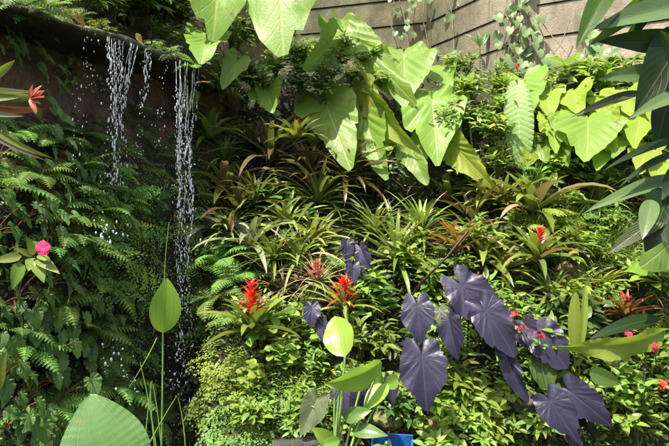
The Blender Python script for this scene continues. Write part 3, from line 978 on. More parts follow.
def plant(kind, px, py, size=1., off=.0, name=None, label=None, desc=None, cat='plant', group=None, up=.7, tilt=(0, 0), rot=None, Y=None, flower=None, part=None, fsc=1., v=None):
    """one plant rooted on the slope where the photo shows it; its parts share mesh data with its kind"""
    h = hit(px, py) if Y is None else P(px, py, Y)
    n_ = tnormal(h) if Y is None else Vector((0, -.6, .4)).normalized()
    p = h + Vector((0, -1, .12)) * off
    u = (n_ * (1 - up) + UPZ * up + Vector((tilt[0], tilt[1], 0))).normalized()
    M = u.to_track_quat('Z', 'Y').to_matrix()
    me = ME[kind][rnd.randrange(len(ME[kind])) if v is None else v]
    pname = part or me.name.split('.')[0]
    o = bpy.data.objects.new(name or kind, None)
    o.empty_display_size = .05
    COL.objects.link(o)
    o.location = p
    rz = rnd.random() * 6.28 if rot is None else rot
    o.rotation_euler = (M @ Matrix.Rotation(rz, 3, 'Z')).to_euler()
    size *= SCL.get(kind.split('_')[0], 1.3)
    o.scale = (size,) * 3
    c = bpy.data.objects.new(pname, me); COL.objects.link(c); c.parent = o
    if flower:
        fm = ME[flower][rnd.randrange(len(ME[flower]))]
        c = bpy.data.objects.new('flower_spike', fm); COL.objects.link(c); c.parent = o; c.scale = (fsc,) * 3
    tag(o, label or autolabel(desc, px, py), cat, group)
    return o


exec_order = []

# ------------------------------------------------------------------ lime elephant ears
def big_leaf(par, A, T, dA, dT, mat='lime', ctrl=HEART, roll=0., wf=1., base=None, stalk='stalk', droop=.18, fold=.2, wav=.04, sr=.007, cup=0., name='leaf', skew=0., label=None, waves=7, puck=.012):
    if mat.startswith('lime'):
        dT -= .14
    a = P(A[0], A[1], dA); b_ = P(T[0], T[1], dT)
    y = (b_ - a); L = y.length; y.normalize()
    v = (CAM - a).normalized()
    nrm = (v - v.dot(y) * y).normalized()
    nrm = Matrix.Rotation(R(roll), 3, y) @ nrm
    # the droop lowers the tip along the normal, so lean the blade to keep its tip in place
    yy = (y + nrm * droop).normalized(); nn_ = (nrm - nrm.dot(yy) * yy).normalized()
    M = frame(a - par.location, -yy, nn_)
    mb = MB()
    heart(mb, Matrix.Identity(4), L * 1.02, ctrl, wf, n=84, rings=9, droop=droop, fold=fold, wav=wav, cup=cup, skew=skew, waves=waves, puck=puck)
    o = mb.build(name, MT[mat], par)
    o.matrix_local = M
    if label: o['label'] = label
    if base is not None:
        s = MB()
        e = M.inverted() @ Vector((0, 0, 0))
        bl = M.inverted() @ (base - par.location)
        # stalk rises from the base and bends over to the blade
        ctrlp = M.inverted() @ ((base - par.location) * .35 + (a - par.location) * .65 + Vector((0, .06, .22 * (a - base).length)) - nrm * .05)
        tube(s, bez(bl, ctrlp, Vector((0, 0, -.004)), 12), sr, sr * .55, 6)
        so = s.build('stalk', MT[stalk], o)
    return o


def ear(label, bpx, bpy_, leaves, mat='lime', stalk='stalk', name='elephant_ear', off=.03, ctrl=HEART, cat='elephant ear', group='lime elephant ear plants', **kw):
    b0 = hit(bpx, bpy_) + Vector((0, -off, 0))
    t_ = thing(name, label, cat, b0, group)
    for lf in leaves:
        A, T, dA, dT = lf[:4]
        k = dict(kw); k.update(lf[4] if len(lf) > 4 else {})
        m_ = k.pop('mat', mat); c_ = k.pop('ctrl', ctrl)
        st = k.pop('nostalk', False)
        big_leaf(t_, A, T, dA, dT, m_, c_, base=None if st else b0 + Vector((rnd.uniform(-.04, .04), rnd.uniform(-.03, .03), 0)), stalk=stalk, **k)
    return t_


ear('elephant ear with one broad leaf hanging over the right end of the rock ledge', 232, 72,
    [((219, -42), (212, 43), 3.35, 3.25, dict(wf=1.15, roll=-8, wav=.06)), ((207, 38), (201, 66), 3.2, 3.15, dict(wf=1.2, roll=15)), ((236, 62), (222, 90), 3.3, 3.2, dict(wf=.9, roll=10, mat='mid')), ((188, 96), (178, 118), 3.4, 3.35, dict(wf=1.1, roll=-10, mat='mid', nostalk=True))])
ear('elephant ear with the hugest leaf hanging in from the top edge', 300, 88,
    [((279, -52), (284, 61), 3.4, 3.3, dict(wf=1.15, roll=5, fold=.14, wav=.05)), ((331, 43), (299, 72), 3.7, 3.6, dict(wf=.9, roll=-25))])
ear('small elephant ear with one cupped lime leaf above the scarlet flower', 272, 118,
    [((268, 92), (275, 116), 3.55, 3.5, dict(wf=1.15, roll=10, fold=.4)), ((262, 88), (258, 102), 3.6, 3.55, dict(wf=.9, roll=-20))])
ear('elephant ear with the widest lime heart leaf and two drooping leaves beside it', 365, 150,
    [((327, 107), (351, 170), 3.55, 3.42, dict(wf=.98, roll=-6, fold=.12, wav=.05)), ((364, 115), (389, 185), 3.65, 3.5, dict(wf=.72, roll=14, fold=.3)),
     ((372, 96), (425, 158), 3.6, 3.5, dict(wf=.42, roll=40, mat='limeyellow', wav=.09, fold=.3)), ((318, 140), (318, 163), 3.7, 3.65, dict(wf=1., mat='mid')), ((346, 96), (356, 118), 3.8, 3.75, dict(wf=1., roll=-15)), ((392, 150), (404, 176), 3.7, 3.65, dict(wf=.8, roll=15, mat='mid'))])
ear('tallest elephant ear, its heart leaves rising against the concrete wall', 425, 150,
    [((346, 34), (414, 108), 3.9, 3.75, dict(wf=.42, roll=-24, wav=.09, ctrl=SHIELD)), ((404, 57), (405, 112), 3.85, 3.7, dict(wf=.95, roll=4, fold=.14, ctrl=SHIELD)),
     ((432, 103), (438, 170), 3.6, 3.45, dict(wf=.86, roll=-5, fold=.14, wav=.06, ctrl=SHIELD)), ((412, 150), (428, 189), 3.5, 3.45, dict(wf=.8, roll=10, nostalk=True))])
ear('elephant ear with a long yellowish leaf drooping right of the round-lobed leaf', 470, 170,
    [((456, 148), (499, 191), 3.45, 3.3, dict(wf=.62, roll=22, mat='limeyellow', fold=.25)), ((464, 84), (468, 118), 3.75, 3.65, dict(wf=.6, roll=25)),
     ((443, 68), (452, 90), 3.9, 3.85, dict(wf=1., roll=0)), ((455, 98), (459, 118), 3.85, 3.8, dict(wf=.9, roll=-20))])
ear('elephant ear with a two-lobed leaf behind the ribbed pale leaf', 535, 150,
    [((523, 83), (528, 122), 3.75, 3.65, dict(wf=1.15, roll=4)), ((545, 92), (550, 118), 3.7, 3.6, dict(wf=1., roll=-15, mat='limeyellow')),
     ((540, 138), (547, 166), 3.5, 3.45, dict(wf=.8, roll=10)), ((531, 142), (526, 170), 3.5, 3.45, dict(wf=.8, roll=-25, mat='limeyellow'))])
ear('elephant ear with broad yellow-lime leaves left of the dark overhanging leaves', 590, 170,
    [((588, 121), (586, 167), 3.35, 3.2, dict(wf=1.0, roll=-6, fold=.2, ctrl=SHIELD)), ((606, 115), (616, 162), 3.4, 3.25, dict(wf=.6, roll=22, mat='limeyellow')),
     ((560, 112), (566, 148), 3.5, 3.4, dict(wf=.8, roll=-12)), ((575, 92), (580, 116), 3.6, 3.5, dict(wf=1., roll=10, mat='limeyellow')),
     ((562, 146), (570, 168), 3.4, 3.35, dict(wf=.9, roll=20)), ((552, 122), (556, 156), 3.45, 3.4, dict(wf=.8, roll=-18, mat='limeyellow')), ((604, 150), (598, 172), 3.3, 3.25, dict(wf=.8, roll=10)), ((622, 112), (626, 138), 3.45, 3.4, dict(wf=.9, roll=15)), ((600, 98), (612, 122), 3.55, 3.5, dict(wf=.9, roll=-10, mat='limeyellow'))])
ear('elephant ear with bright yellow leaves behind the dark overhanging leaves', 640, 165,
    [((640, 118), (634, 150), 3.3, 3.2, dict(wf=.9, roll=6)), ((655, 100), (662, 140), 3.35, 3.25, dict(wf=.8, roll=-14)), ((628, 92), (632, 118), 3.5, 3.4, dict(wf=.9, roll=12)),
     ((648, 150), (640, 178), 3.1, 3.05, dict(wf=.8, roll=20)), ((618, 138), (612, 158), 3.3, 3.25, dict(wf=.8, roll=-20, mat='lime')), ((660, 158), (656, 186), 3.1, 3.0, dict(wf=.8))], mat='limeyellow')
ear('elephant ear with a pale broad leaf cut by the right edge', 690, 290,
    [((672, 240), (636, 268), 2.6, 2.5, dict(wf=1.0, roll=-25, fold=.1)), ((640, 262), (655, 275), 2.65, 2.6, dict(wf=1., roll=10))])
ear('young plant with two upright narrow leaves below the vine on the wall', 502, 96,
    [((500, 92), (497, 64), 3.9, 3.95, dict(wf=.5, roll=10)), ((452, 86), (450, 62), 4.0, 4.0, dict(wf=.6, roll=-20))], mat='mid', ctrl=IVY)

# ribbed leaf
b0 = hit(520, 172)
rb = thing('ribbed_leaf_plant', 'plant with one long pale leaf ribbed across its full length', 'plant', b0)


def lance(par, A, T, dA, dT, hw, mat, prof=prof_lance, roll=0., arch=.3, fold=.2, n=14, m=3, wav=0., pleat=0., name='leaf', side=0., stalk_to=None, stalk='stalk', sr=.004, seed=None):
    """leaf whose base lies at A and tip at T, hw pixels half wide"""
    a = P(A[0], A[1], dA); b_ = P(T[0], T[1], dT)
    y = b_ - a; L = y.length; y.normalize()
    v = (CAM - (a + b_) / 2).normalized()
    nrm = (v - v.dot(y) * y).normalized()
    nrm = Matrix.Rotation(R(roll), 3, y) @ nrm
    mb = MB()
    blade(mb, Matrix.Identity(4), L * (1 + arch * arch / 24), hw * dA / FPX, prof, n=n, m=m, arch=arch, fold=fold, wav=wav, pleat=pleat, side=side)
    # lean so that base and tip stay on the chord
    yy = (y + nrm * math.tan(arch * .5)).normalized()
    M = frame(a - par.location, yy, nrm)
    o = mb.build(name, MT[mat], par); o.matrix_local = M
    if stalk_to is not None:
        s = MB(); inv = M.inverted()
        e = inv @ (Vector(stalk_to) - par.location)
        mid_ = inv @ ((Vector(stalk_to) + a) / 2 - par.location + Vector((0, .01, .02)))
        tube(s, bez(e, mid_, Vector((0, 0, 0)), 10), sr, sr * .8, 6)
        s.build('stalk', MT[stalk], o)
    return o


lance(rb, (517, 80), (521, 169), 3.55, 3.42, 14, 'ribbed', prof_oblong, arch=.5, fold=.12, n=102, m=4, pleat=.10, stalk_to=b0)

# ------------------------------------------------------------------ purple taro
TK = dict(mat='taro', stalk='stalkdark', name='purple_taro', ctrl=TARO, cat='taro plant', group='purple taro plants', wav=.045, sr=.005, puck=.005)
ear('largest purple taro with leaves stacked down to the right from the red-tinged bromeliad', 470, 415,
    [((463, 287), (503, 336), 2.47, 2.42, dict(wf=.82, roll=-14, fold=.12)), ((486, 311), (516, 359), 2.36, 2.31, dict(wf=.86, roll=-16, fold=.10)),
     ((468, 298), (493, 345), 2.50, 2.45, dict(wf=.6, roll=40)), ((449, 320), (459, 362), 2.45, 2.40, dict(wf=.72, roll=20))], **TK)
ear('purple taro with one upright leaf and the darkest broad leaf below it', 425, 432,
    [((417, 306), (421, 345), 2.40, 2.36, dict(wf=1.0, roll=5, fold=.15)), ((422, 357), (427, 414), 2.25, 2.20, dict(wf=1.0, roll=-4, fold=.12)),
     ((441, 312), (448, 333), 2.48, 2.45, dict(wf=.9, mat='tarogreen'))], **TK)
ear('purple taro with paired low leaves and a narrow leaf right of centre', 540, 440,
    [((541, 335), (567, 369), 2.45, 2.40, dict(wf=1.2, roll=-14, fold=.12)), ((526, 327), (540, 356), 2.52, 2.48, dict(wf=1.1, roll=10)),
     ((507, 358), (529, 404), 2.35, 2.30, dict(wf=.5, roll=24)), ((551, 402), (576, 440), 2.22, 2.18, dict(wf=1.0, roll=-8, fold=.1)),
     ((572, 393), (610, 424), 2.28, 2.22, dict(wf=1.0, roll=6, fold=.1)), ((574, 432), (580, 462), 2.3, 2.28, dict(wf=.6, roll=20)),
     ((542, 362), (547, 396), 2.45, 2.42, dict(wf=.9, mat='dark'))], **TK)
ear('small purple taro among the bromeliads above the scarlet flower', 352, 300,
    [((347, 244), (347, 261), 2.9, 2.88, dict(wf=1.0, roll=-20)), ((361, 250), (371, 271), 2.9, 2.86, dict(wf=.8, roll=20)), ((353, 267), (353, 285), 2.82, 2.8, dict(wf=1.0, roll=-5)), ((360, 272), (364, 285), 2.85, 2.83, dict(wf=.9, roll=15))], **TK)
ear('small purple taro with two hanging leaves beside the pale oval leaf', 318, 350,
    [((312, 308), (311, 329), 2.42, 2.39, dict(wf=.98, roll=0)), ((322, 324), (325, 346), 2.42, 2.39, dict(wf=.75, roll=20))], **TK)
ear('low purple taro half hidden under the boat-shaped bright leaf', 350, 436,
    [((343, 392), (350, 422), 2.36, 2.33, dict(wf=1.1, roll=0)), ((360, 380), (364, 408), 2.42, 2.4, dict(wf=1., roll=20)), ((391, 380), (392, 403), 2.45, 2.43, dict(wf=.8, roll=-10))], **TK)
ear('single olive-purple taro leaf leaning left above the dark log', 325, 440,
    [((316, 402), (300, 434), 2.35, 2.30, dict(wf=.95, roll=-6, mat='tarogreen'))], **TK)

# long dark stalk leaning through the middle
mb = MB(); b0 = hit(405, 305)
tube(mb, [P(468, 231, 2.75), P(447, 257, 2.72), P(420, 284, 2.72), b0], .007, .006, 6)
o = mb.build('fallen_stalk', MT['stalkdark']); tag(o, 'long dark red stalk leaning across below the red-tinged bromeliad', 'stalk')

# ------------------------------------------------------------------ bright oval leaves, bottom centre
b0 = P(336, 470, 2.05)
pl = thing('broad_leaf_lily', 'bright lily plant with oval leaves on pale stalks at the bottom', 'lily plant', b0)
lance(pl, (345, 357), (335, 316), 2.12, 2.26, 17, 'lily', prof_ellip, roll=-15, arch=.5, fold=.18, wav=.05, m=4, stalk_to=b0, sr=.006)
lance(pl, (381, 362), (325, 384), 2.16, 2.05, 15, 'lily', prof_ellip, roll=-40, arch=.8, fold=.35, wav=.08, m=4, stalk_to=b0 + Vector((.03, 0, 0)), sr=.006)
lance(pl, (367, 364), (383, 386), 2.22, 2.18, 11, 'lilydark', prof_ovate, roll=20, arch=.5, m=4, stalk_to=b0 + Vector((.02, .02, 0)), sr=.005)
lance(pl, (388, 384), (364, 411), 2.18, 2.12, 10, 'lily', prof_ellip, roll=30, arch=.4, m=3, stalk_to=b0 + Vector((.04, .02, 0)), sr=.005)
lance(pl, (398, 378), (383, 386), 2.22, 2.18, 8, 'lily', prof_ellip, roll=-20, arch=.4, m=3)
lance(pl, (344, 418), (372, 410), 2.1, 2.08, 8, 'lilydark', prof_ovate, roll=-10, arch=.6, m=3, stalk_to=b0, sr=.004)
lance(pl, (352, 430), (388, 436), 2.1, 2.05, 8, 'lilydark', prof_ovate, roll=-20, arch=.6, m=3)
lance(pl, (334, 446), (312, 428), 2.05, 2.0, 8, 'lily', prof_ellip, roll=10, arch=.5, m=3)
lance(pl, (340, 440), (318, 446), 2.05, 2.0, 6, 'lily', prof_ellip, roll=-10, arch=.5, m=3)
for q in range(3):
    mb = MB(); tube(mb, bez(Vector((rnd.uniform(-.03, .03), rnd.uniform(-.03, .03), 0)), Vector((.01 * q - .01, .01, .18)), Vector((.02 * q - .005, .02, .30 + .03 * q)), 8), .006, .004, 6)
    mb.build('stalk', MT['stalk'], pl)

# tall-stalked leaf and big veined leaf, bottom left
b0 = P(160, 520, 1.75)
tl = thing('tall_stalk_plant', 'lone upright oval leaf on a tall thin stalk before the falling water', 'plant', b0)
lance(tl, (163, 333), (167, 278), 1.72, 1.70, 15.5, 'lily', prof_ellip, roll=10, arch=.25, fold=.15, m=4, stalk_to=b0, sr=.0035)
mb = MB(); tube(mb, [P(164, 285, 1.71) - b0, P(166, 250, 1.71) - b0, P(169, 222, 1.72) - b0], .0016, .0008, 5); mb.build('leaf_tip', MT['stalk'], tl)
mb = MB(); tube(mb, bez(P(157, 338, 1.72) - b0, P(148, 358, 1.70) - b0, P(129, 388, 1.69) - b0, 10), .0022, .0008, 5); mb.build('stalk', MT['stalk'], tl)
for pts in (((152, 381), (147, 412), (143, 470)), ((177, 396), (166, 412), (146, 450)), ((153, 384), (160, 420), (164, 480)), ((140, 362), (151, 405), (161, 480)), ((178, 398), (187, 430), (186, 480)), ((151, 382), (149, 400), (158, 480))):
    mb = MB(); tube(mb, bez(*[P(a, c, 1.68) - b0 for a, c in pts], 10), .0011, .0026, 5); mb.build('stalk', MT['stalk'], tl)

b0 = P(112, 540, 1.35)
bl = thing('broad_veined_leaf_plant', 'largest dark green veined leaf with a brown patch, nearest at the bottom', 'plant', b0)
lance(bl, (122, 500), (90, 394), 1.38, 1.42, 44, 'hosta', prof_ellip, roll=-12, arch=.7, fold=.16, n=72, m=6, wav=.03, pleat=.012, stalk_to=b0, sr=.006)
b0 = P(-30, 420, 1.5)
sl = thing('edge_leaf_plant', 'single green leaf cut by the left edge near the bottom', 'plant', b0)
lance(sl, (-20, 395), (6, 352), 1.5, 1.48, 14, 'mid', prof_ovate, roll=0, arch=.3, m=3, stalk_to=b0)

# ------------------------------------------------------------------ dark leaves overhanging on the right, close to the camera
b0 = Vector((1.25, 1.15, 0.0))
fgt = thing('overhanging_tree', 'young tree whose dark broad leaves overhang the right edge', 'tree', b0)
mb = MB(); tube(mb, [(0, 0, 0), (.02, .0, .9), (-.03, -.02, 1.6), (.02, -.02, 2.3), (-.05, -.05, 2.75)], .028, .012, 9); mb.build('trunk', MT['twig'], fgt)
mb = MB()
for e in (P(684, -20, 1.15), P(690, 60, 1.15), P(688, 140, 1.15), P(690, 180, 1.12)):
    s = Vector((1.22, 1.13, e.z - .12)); tube(mb, [q - b0 for q in bez(s, (s + e) / 2 + Vector((0, 0, .06)), e, 6)], .008, .004, 6)
mb.build('branch', MT['greentwig'], fgt)
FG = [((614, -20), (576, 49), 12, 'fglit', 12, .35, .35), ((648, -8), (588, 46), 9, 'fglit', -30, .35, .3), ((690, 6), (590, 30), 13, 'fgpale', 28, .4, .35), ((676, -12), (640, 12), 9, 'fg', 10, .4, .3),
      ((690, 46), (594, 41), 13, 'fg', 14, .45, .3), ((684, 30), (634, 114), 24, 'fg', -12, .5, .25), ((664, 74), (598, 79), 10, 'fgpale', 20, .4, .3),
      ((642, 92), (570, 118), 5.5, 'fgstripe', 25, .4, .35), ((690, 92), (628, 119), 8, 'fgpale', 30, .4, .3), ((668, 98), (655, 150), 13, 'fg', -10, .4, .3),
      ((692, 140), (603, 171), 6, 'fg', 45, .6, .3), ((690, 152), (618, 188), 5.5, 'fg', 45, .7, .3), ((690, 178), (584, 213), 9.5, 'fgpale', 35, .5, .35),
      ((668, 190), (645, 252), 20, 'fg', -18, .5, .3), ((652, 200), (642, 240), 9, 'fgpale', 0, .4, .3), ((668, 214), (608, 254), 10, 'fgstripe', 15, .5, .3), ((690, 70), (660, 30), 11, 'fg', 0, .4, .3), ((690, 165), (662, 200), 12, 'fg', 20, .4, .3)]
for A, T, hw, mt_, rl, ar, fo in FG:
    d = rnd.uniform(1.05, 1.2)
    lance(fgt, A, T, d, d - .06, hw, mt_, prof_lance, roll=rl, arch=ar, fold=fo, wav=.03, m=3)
mb = MB()                                            # the crown added out of view to shade those leaves
for i in range(120):
    c = Vector((rnd.uniform(.1, .95), rnd.uniform(.45, 1.15), rnd.uniform(2.5, 2.85)))
    d, _ = rdir(UPZ, 1.3)
    blade(mb, frame(c, Vector((d.x, d.y, d.z * .2 - .3)), UPZ + d * .3), .26, .045, prof_lance, n=6, m=1, arch=.6, fold=.3)
mb.build('crown', MT['fg'], fgt)

# ------------------------------------------------------------------ banana-like folded leaf, right
b0 = hit(640, 420)
bn = thing('banana_plant', 'young banana plant with one broad folded leaf and an upright leaf', 'banana plant', b0)
lance(bn, (664, 330), (552, 346), 2.45, 2.35, 14, 'bright', prof_lance, roll=-34, arch=.9, fold=.35, m=4, n=80, wav=.22, pleat=.03, stalk_to=b0, sr=.01)
lance(bn, (660, 318), (588, 340), 2.50, 2.44, 8, 'fg', prof_lance, roll=30, arch=.5, fold=.2, m=4, n=18)  # upper fold in near-black leaf colour, its shade put into the material
lance(bn, (575, 350), (576, 292), 2.42, 2.45, 6.5, 'mid', prof_oblong, roll=-20, arch=.2, fold=.3, m=3, n=14, stalk_to=hit(575, 400))
lance(bn, (580, 352), (585, 284), 2.40, 2.42, 4, 'bright', prof_oblong, roll=30, arch=.2, fold=.3, m=3, n=14)
lance(bn, (590, 372), (622, 384), 2.3, 2.25, 9, 'dark', prof_ovate, roll=10, arch=.5, fold=.2, m=3, n=10)

# ------------------------------------------------------------------ bromeliads, one by one
BR = [
    # kind, px, py, size, up, flower, fsc, label
    ('brom_broad', 226, 196, 1.1, .9, None, 1, 'broad green bromeliad on a stub right of the falling water'),
    ('brom_dark', 275, 168, 1.25, .85, 'spike_pink', .8, 'dark reddish bromeliad under the small lime leaf'),
    ('brom_broad', 298, 142, .62, .8, 'spike_wide', .95, 'bromeliad with a spidery scarlet flower under the widest heart leaf'),
    ('brom_thin', 318, 205, 1.25, .8, None, 1, 'thin-leaved dark bromeliad left of the deep black hollow'),
    ('brom_gold', 288, 228, 1.1, .6, None, 1, 'yellowish bromeliad with short sunlit leaves below the thin-leaved one'),
    ('brom_gold', 312, 245, .95, .6, None, 1, 'second yellowish bromeliad, lower and beside the small purple leaves'),
    ('brom_silver', 252, 250, 1.25, .8, None, 1, 'silvery bromeliad with thick curling leaves above the tall scarlet flower'),
    ('brom_thin', 395, 262, 1.3, .7, None, 1, 'dark grassy bromeliad right of the small purple leaves'),
    ('brom_thin', 420, 235, 1.0, .7, None, 1, 'loose grassy bromeliad under the drooping lime leaves'),
    ('straw', 285, 290, 1.15, .6, 'spike_pink', .0, 'dried bromeliad with straw-coloured leaves right of the tall scarlet flower'),
    ('straw', 318, 282, .9, .6, 'spike_pink', .95, 'dried bromeliad with a fading pink flower beside the small purple leaves'),
    ('brom_broad', 258, 328, .85, .9, 'spike', 1.1, 'bromeliad with the tallest scarlet flower, standing over the sunlit ferns'),
    ('brom_gold', 343, 308, .85, .8, 'spike_wide', 1.0, 'bromeliad with a scarlet flower hidden among small purple leaves'),
    ('brom_red', 449, 254, .85, .95, 'spike_pink', 1.0, 'large bromeliad with orange-red leaves above the longest purple leaves'),
    ('brom_broad', 446, 205, 1.15, .8, None, 1, 'shaded green bromeliad with arching leaves under the lime leaves'),
    ('brom_gold', 500, 208, 1.1, .9, None, 1, 'yellow-red bromeliad right of the long yellowish drooping leaf'),
    ('brom_broad', 530, 215, 1.2, .8, None, 1, 'bromeliad with wide pale strap leaves left of the lime fern'),
    ('brom_broad', 525, 262, .85, .8, 'spike', .8, 'bromeliad with an orange-red flower spike right of centre'),
    ('brom_broad', 480, 262, .9, .7, None, 1, 'green bromeliad right of the orange-red bromeliad'),
    ('brom_gold', 500, 272, .85, .7, None, 1, 'low yellowish bromeliad behind the longest purple leaves'),
    ('brom_red', 605, 315, .6, .7, 'spike_pink', 1.2, 'crimson bromeliad above the folded banana leaf'),
    ('brom_red', 664, 318, .6, .7, 'spike_pink', 1.1, 'crimson bromeliad cut by the right edge'),
    ('straw', 232, 112, 1.35, .9, None, 1, 'tall dry straw tuft right of the rock ledge'),
    ('straw', 214, 92, 1.0, .9, None, 1, 'smaller dry straw tuft at the ledge end'),
    ('brom_gold', 565, 298, 1.0, .7, None, 1, 'straggly yellow bromeliad left of the crimson one'),
    ('brom_broad', 212, 142, .9, .8, None, 1, 'green bromeliad with yellow leaf tips by the long stream'),
    ('brom_dark', 345, 180, 1.0, .7, None, 1, 'shadowed bromeliad behind the drooping lime leaf'),
    ('brom_dark', 240, 215, 1.0, .7, None, 1, 'dark bromeliad between the broad green and silvery ones'),
    ('brom_thin', 372, 235, 1.0, .7, None, 1, 'dark thin bromeliad at the edge of the black hollow'),
    ('brom_dark', 470, 225, 1.0, .7, None, 1, 'dark bromeliad behind the orange-red one'),
    ('brom_thin', 300, 262, .9, .6, None, 1, 'green thin bromeliad above the dried bromeliads'),
    ('brom_silver', 216, 232, .8, .7, None, 1, 'pale narrow bromeliad at the right edge of the falling water'),
]
for k, px, py, s, up, fl, fs, lab in BR:
    if fs == 0: fl = None
    Yx = 3.36 if 'spidery' in lab else None
    plant(k, px, py, s, .20 if fl and Yx is None else .06, 'dry_bromeliad' if k == 'straw' and 'tuft' not in lab else ('straw_tuft' if k == 'straw' else 'bromeliad'), lab, cat='grass tuft' if 'tuft' in lab else 'bromeliad', group='bromeliads on the slope', up=up, flower=fl, fsc=fs, Y=Yx)

# orange bromeliad at the left edge, close
b0 = P(-18, 104, 1.75)
ob = thing('bromeliad', 'bromeliad with an orange flower and broad straps at the left edge', 'bromeliad', b0, 'bromeliads on the slope')
for A, T, hw, mt_, rl, ar in (((-20, 92), (45, 96), 6, 'strap', 30, .5), ((-20, 88), (36, 92), 3, 'strapsilver', 10, .3), ((-20, 100), (22, 97), 5, 'strap', -20, .4), ((-20, 108), (46, 109), 5, 'rust', 20, .3),
                              ((-20, 112), (24, 116), 3, 'strapsilver', 10, .3), ((-15, 120), (52, 158), 4, 'strap', 30, .8), ((-15, 130), (45, 160), 4, 'strapdark', 10, .6), ((-15, 82), (15, 60), 5, 'strap', 10, .4), ((-20, 118), (30, 150), 3, 'strap', 40, .5)):
    lance(ob, A, T, 1.75, 1.70, hw, mt_, prof_strap, roll=rl, arch=ar, fold=.3, m=2, n=10)
f0 = MB()
for i in range(13):
    th = rnd.uniform(-1.2, 1.2)
    a = P(30, 98, 1.68) - b0
    d = Vector((math.cos(th), -.35 + rnd.uniform(-.4, .3), math.sin(th)))
    blade(f0, frame(a, d, Vector((0, -1, .5))), .055 * rnd.uniform(.8, 1.2), .0085, prof_lance, n=5, m=1, arch=.3, fold=.35)
f0.build('flower_spike', MT['orange'], ob)

# ------------------------------------------------------------------ pink impatiens
b0 = hit(30, 300) + Vector((.10, -.24, 0))
im = thing('impatiens', 'impatiens with one bright pink flower on the shaded left rock', 'flower', b0)
D = b0.y - .12
fp = P(43, 248, D - .06)
mb = MB(); tube(mb, bez((0, 0, 0), Vector((.0, -.03, .12)), P(36, 256, D) - b0, 8), .003, .002, 5)
tube(mb, bez(P(36, 256, D) - b0, P(38, 252, D) - b0, fp - b0, 4), .0015, .0012, 4); mb.build('stem', MT['greentwig'], im)
for A, T, hw in (((34, 258), (28, 271), 6), ((34, 258), (44, 283), 7), ((36, 258), (60, 274), 6), ((33, 256), (14, 248), 3.5), ((34, 255), (26, 236), 4), ((38, 254), (52, 262), 4), ((22, 256), (-8, 262), 5), ((20, 262), (12, 290), 6.5)):
    lance(im, A, T, D, D - .04, hw, 'mid', prof_ovate, roll=rnd.uniform(-20, 20), arch=.5, fold=.2, m=2, n=8)
mb = MB()
for q in range(5):
    th = q * 1.2566 + .3
    d = Vector((math.cos(th), -.15, math.sin(th)))
    blade(mb, frame(Vector((0, 0, 0)), d, Vector((0, -1, .1))), .030, .0155, prof_oblong, n=5, m=2, arch=.4, fold=.05, wav=.06)
fo = mb.build('flower', MT['petalpink'], im); fo.location = fp - b0

# ------------------------------------------------------------------ begonias and ferns on the shaded rock
for (px, py, s) in ((58, 92, .8), (52, 125, .9), (30, 150, .9), (68, 165, .85), (12, 165, 1.), (50, 190, 1.), (95, 175, .7), (18, 205, 1.1), (76, 205, .9), (40, 222, 1.), (62, 238, 1.), (8, 238, 1.1),
                    (92, 228, .8), (78, 262, 1.), (100, 262, .8), (62, 285, 1.05), (88, 290, 1.), (28, 300, 1.1), (108, 300, .8), (5, 315, 1.2), (48, 322, 1.1), (75, 330, 1.), (118, 325, .8),
                    (22, 352, 1.2), (60, 360, 1.2), (95, 358, .9), (5, 385, 1.2), (40, 392, 1.2), (75, 390, 1.05), (20, 422, 1.2), (55, 428, 1.2), (120, 405, .85), (142, 395, .7), (15, 60, .8), (30, 35, .7), (5, 40, .9), (40, 65, .7)):
    ln = py < 310
    s *= .85
    plant('begonia_long' if ln else 'begonia', px, py, s, .10, 'begonia', desc='begonia with long pointed leaves' if ln else 'begonia with broad serrated leaves', cat='begonia', group='begonias on the shaded rock', up=.9, rot=rnd.uniform(-.5, .6))
MAID = [('maiden_dark', 150, 135, .8), ('maiden', 128, 150, .8), ('maiden_dark', 168, 160, .8), ('maiden', 182, 150, .7), ('maiden_dark', 100, 160, .8), ('maiden_dark', 140, 115, .7), ('maiden', 176, 185, .8), ('maiden', 155, 230, .9), ('maiden_dark', 100, 200, 1.), ('maiden', 118, 175, .9), ('maiden', 140, 190, 1.), ('maiden', 125, 215, 1.1), ('maiden_lime', 142, 225, .9), ('maiden_lime', 130, 250, 1.1), ('maiden_dark', 108, 245, .9), ('maiden_lime', 148, 262, 1.1),
        ('maiden', 120, 280, 1.), ('maiden', 140, 295, 1.), ('maiden_dark', 150, 170, .8), ('maiden_dark', 160, 200, .7), ('maiden', 196, 205, .9), ('maiden', 204, 235, 1.), ('maiden', 192, 180, .8), ('maiden', 200, 262, .9),
        ('maiden_lime', 190, 225, .7), ('maiden_dark', 200, 300, 1.), ('maiden', 215, 285, 1.), ('maiden_dark', 130, 330, 1.), ('maiden_dark', 145, 350, .9), ('maiden_dark', 112, 145, .8), ('maiden_dark', 195, 330, .9),
        ('maiden_lime', 222, 358, 1.05), ('maiden', 205, 395, 1.1), ('maiden_lime', 235, 385, 1.1), ('maiden_lime', 255, 400, 1.), ('maiden', 240, 430, 1.2), 
        ('maiden', 268, 425, 1.), ('maiden_dark', 255, 440, 1.), ('maiden_dark', 200, 420, 1.), ('maiden', 305, 385, .9), ('maiden_lime', 312, 392, .9), ('maiden', 280, 395, .9)]
for k, px, py, s in MAID:
    d = {'maiden_dark': 'shaded feathery maidenhair fern', 'maiden': 'green feathery maidenhair fern', 'maiden_lime': 'sunlit yellow-green maidenhair fern'}[k]
    plant(k, px, py, s, .09 if px < 200 else .05, 'maidenhair_fern', desc=d, cat='fern', group='maidenhair ferns', up=.45, part='fronds')
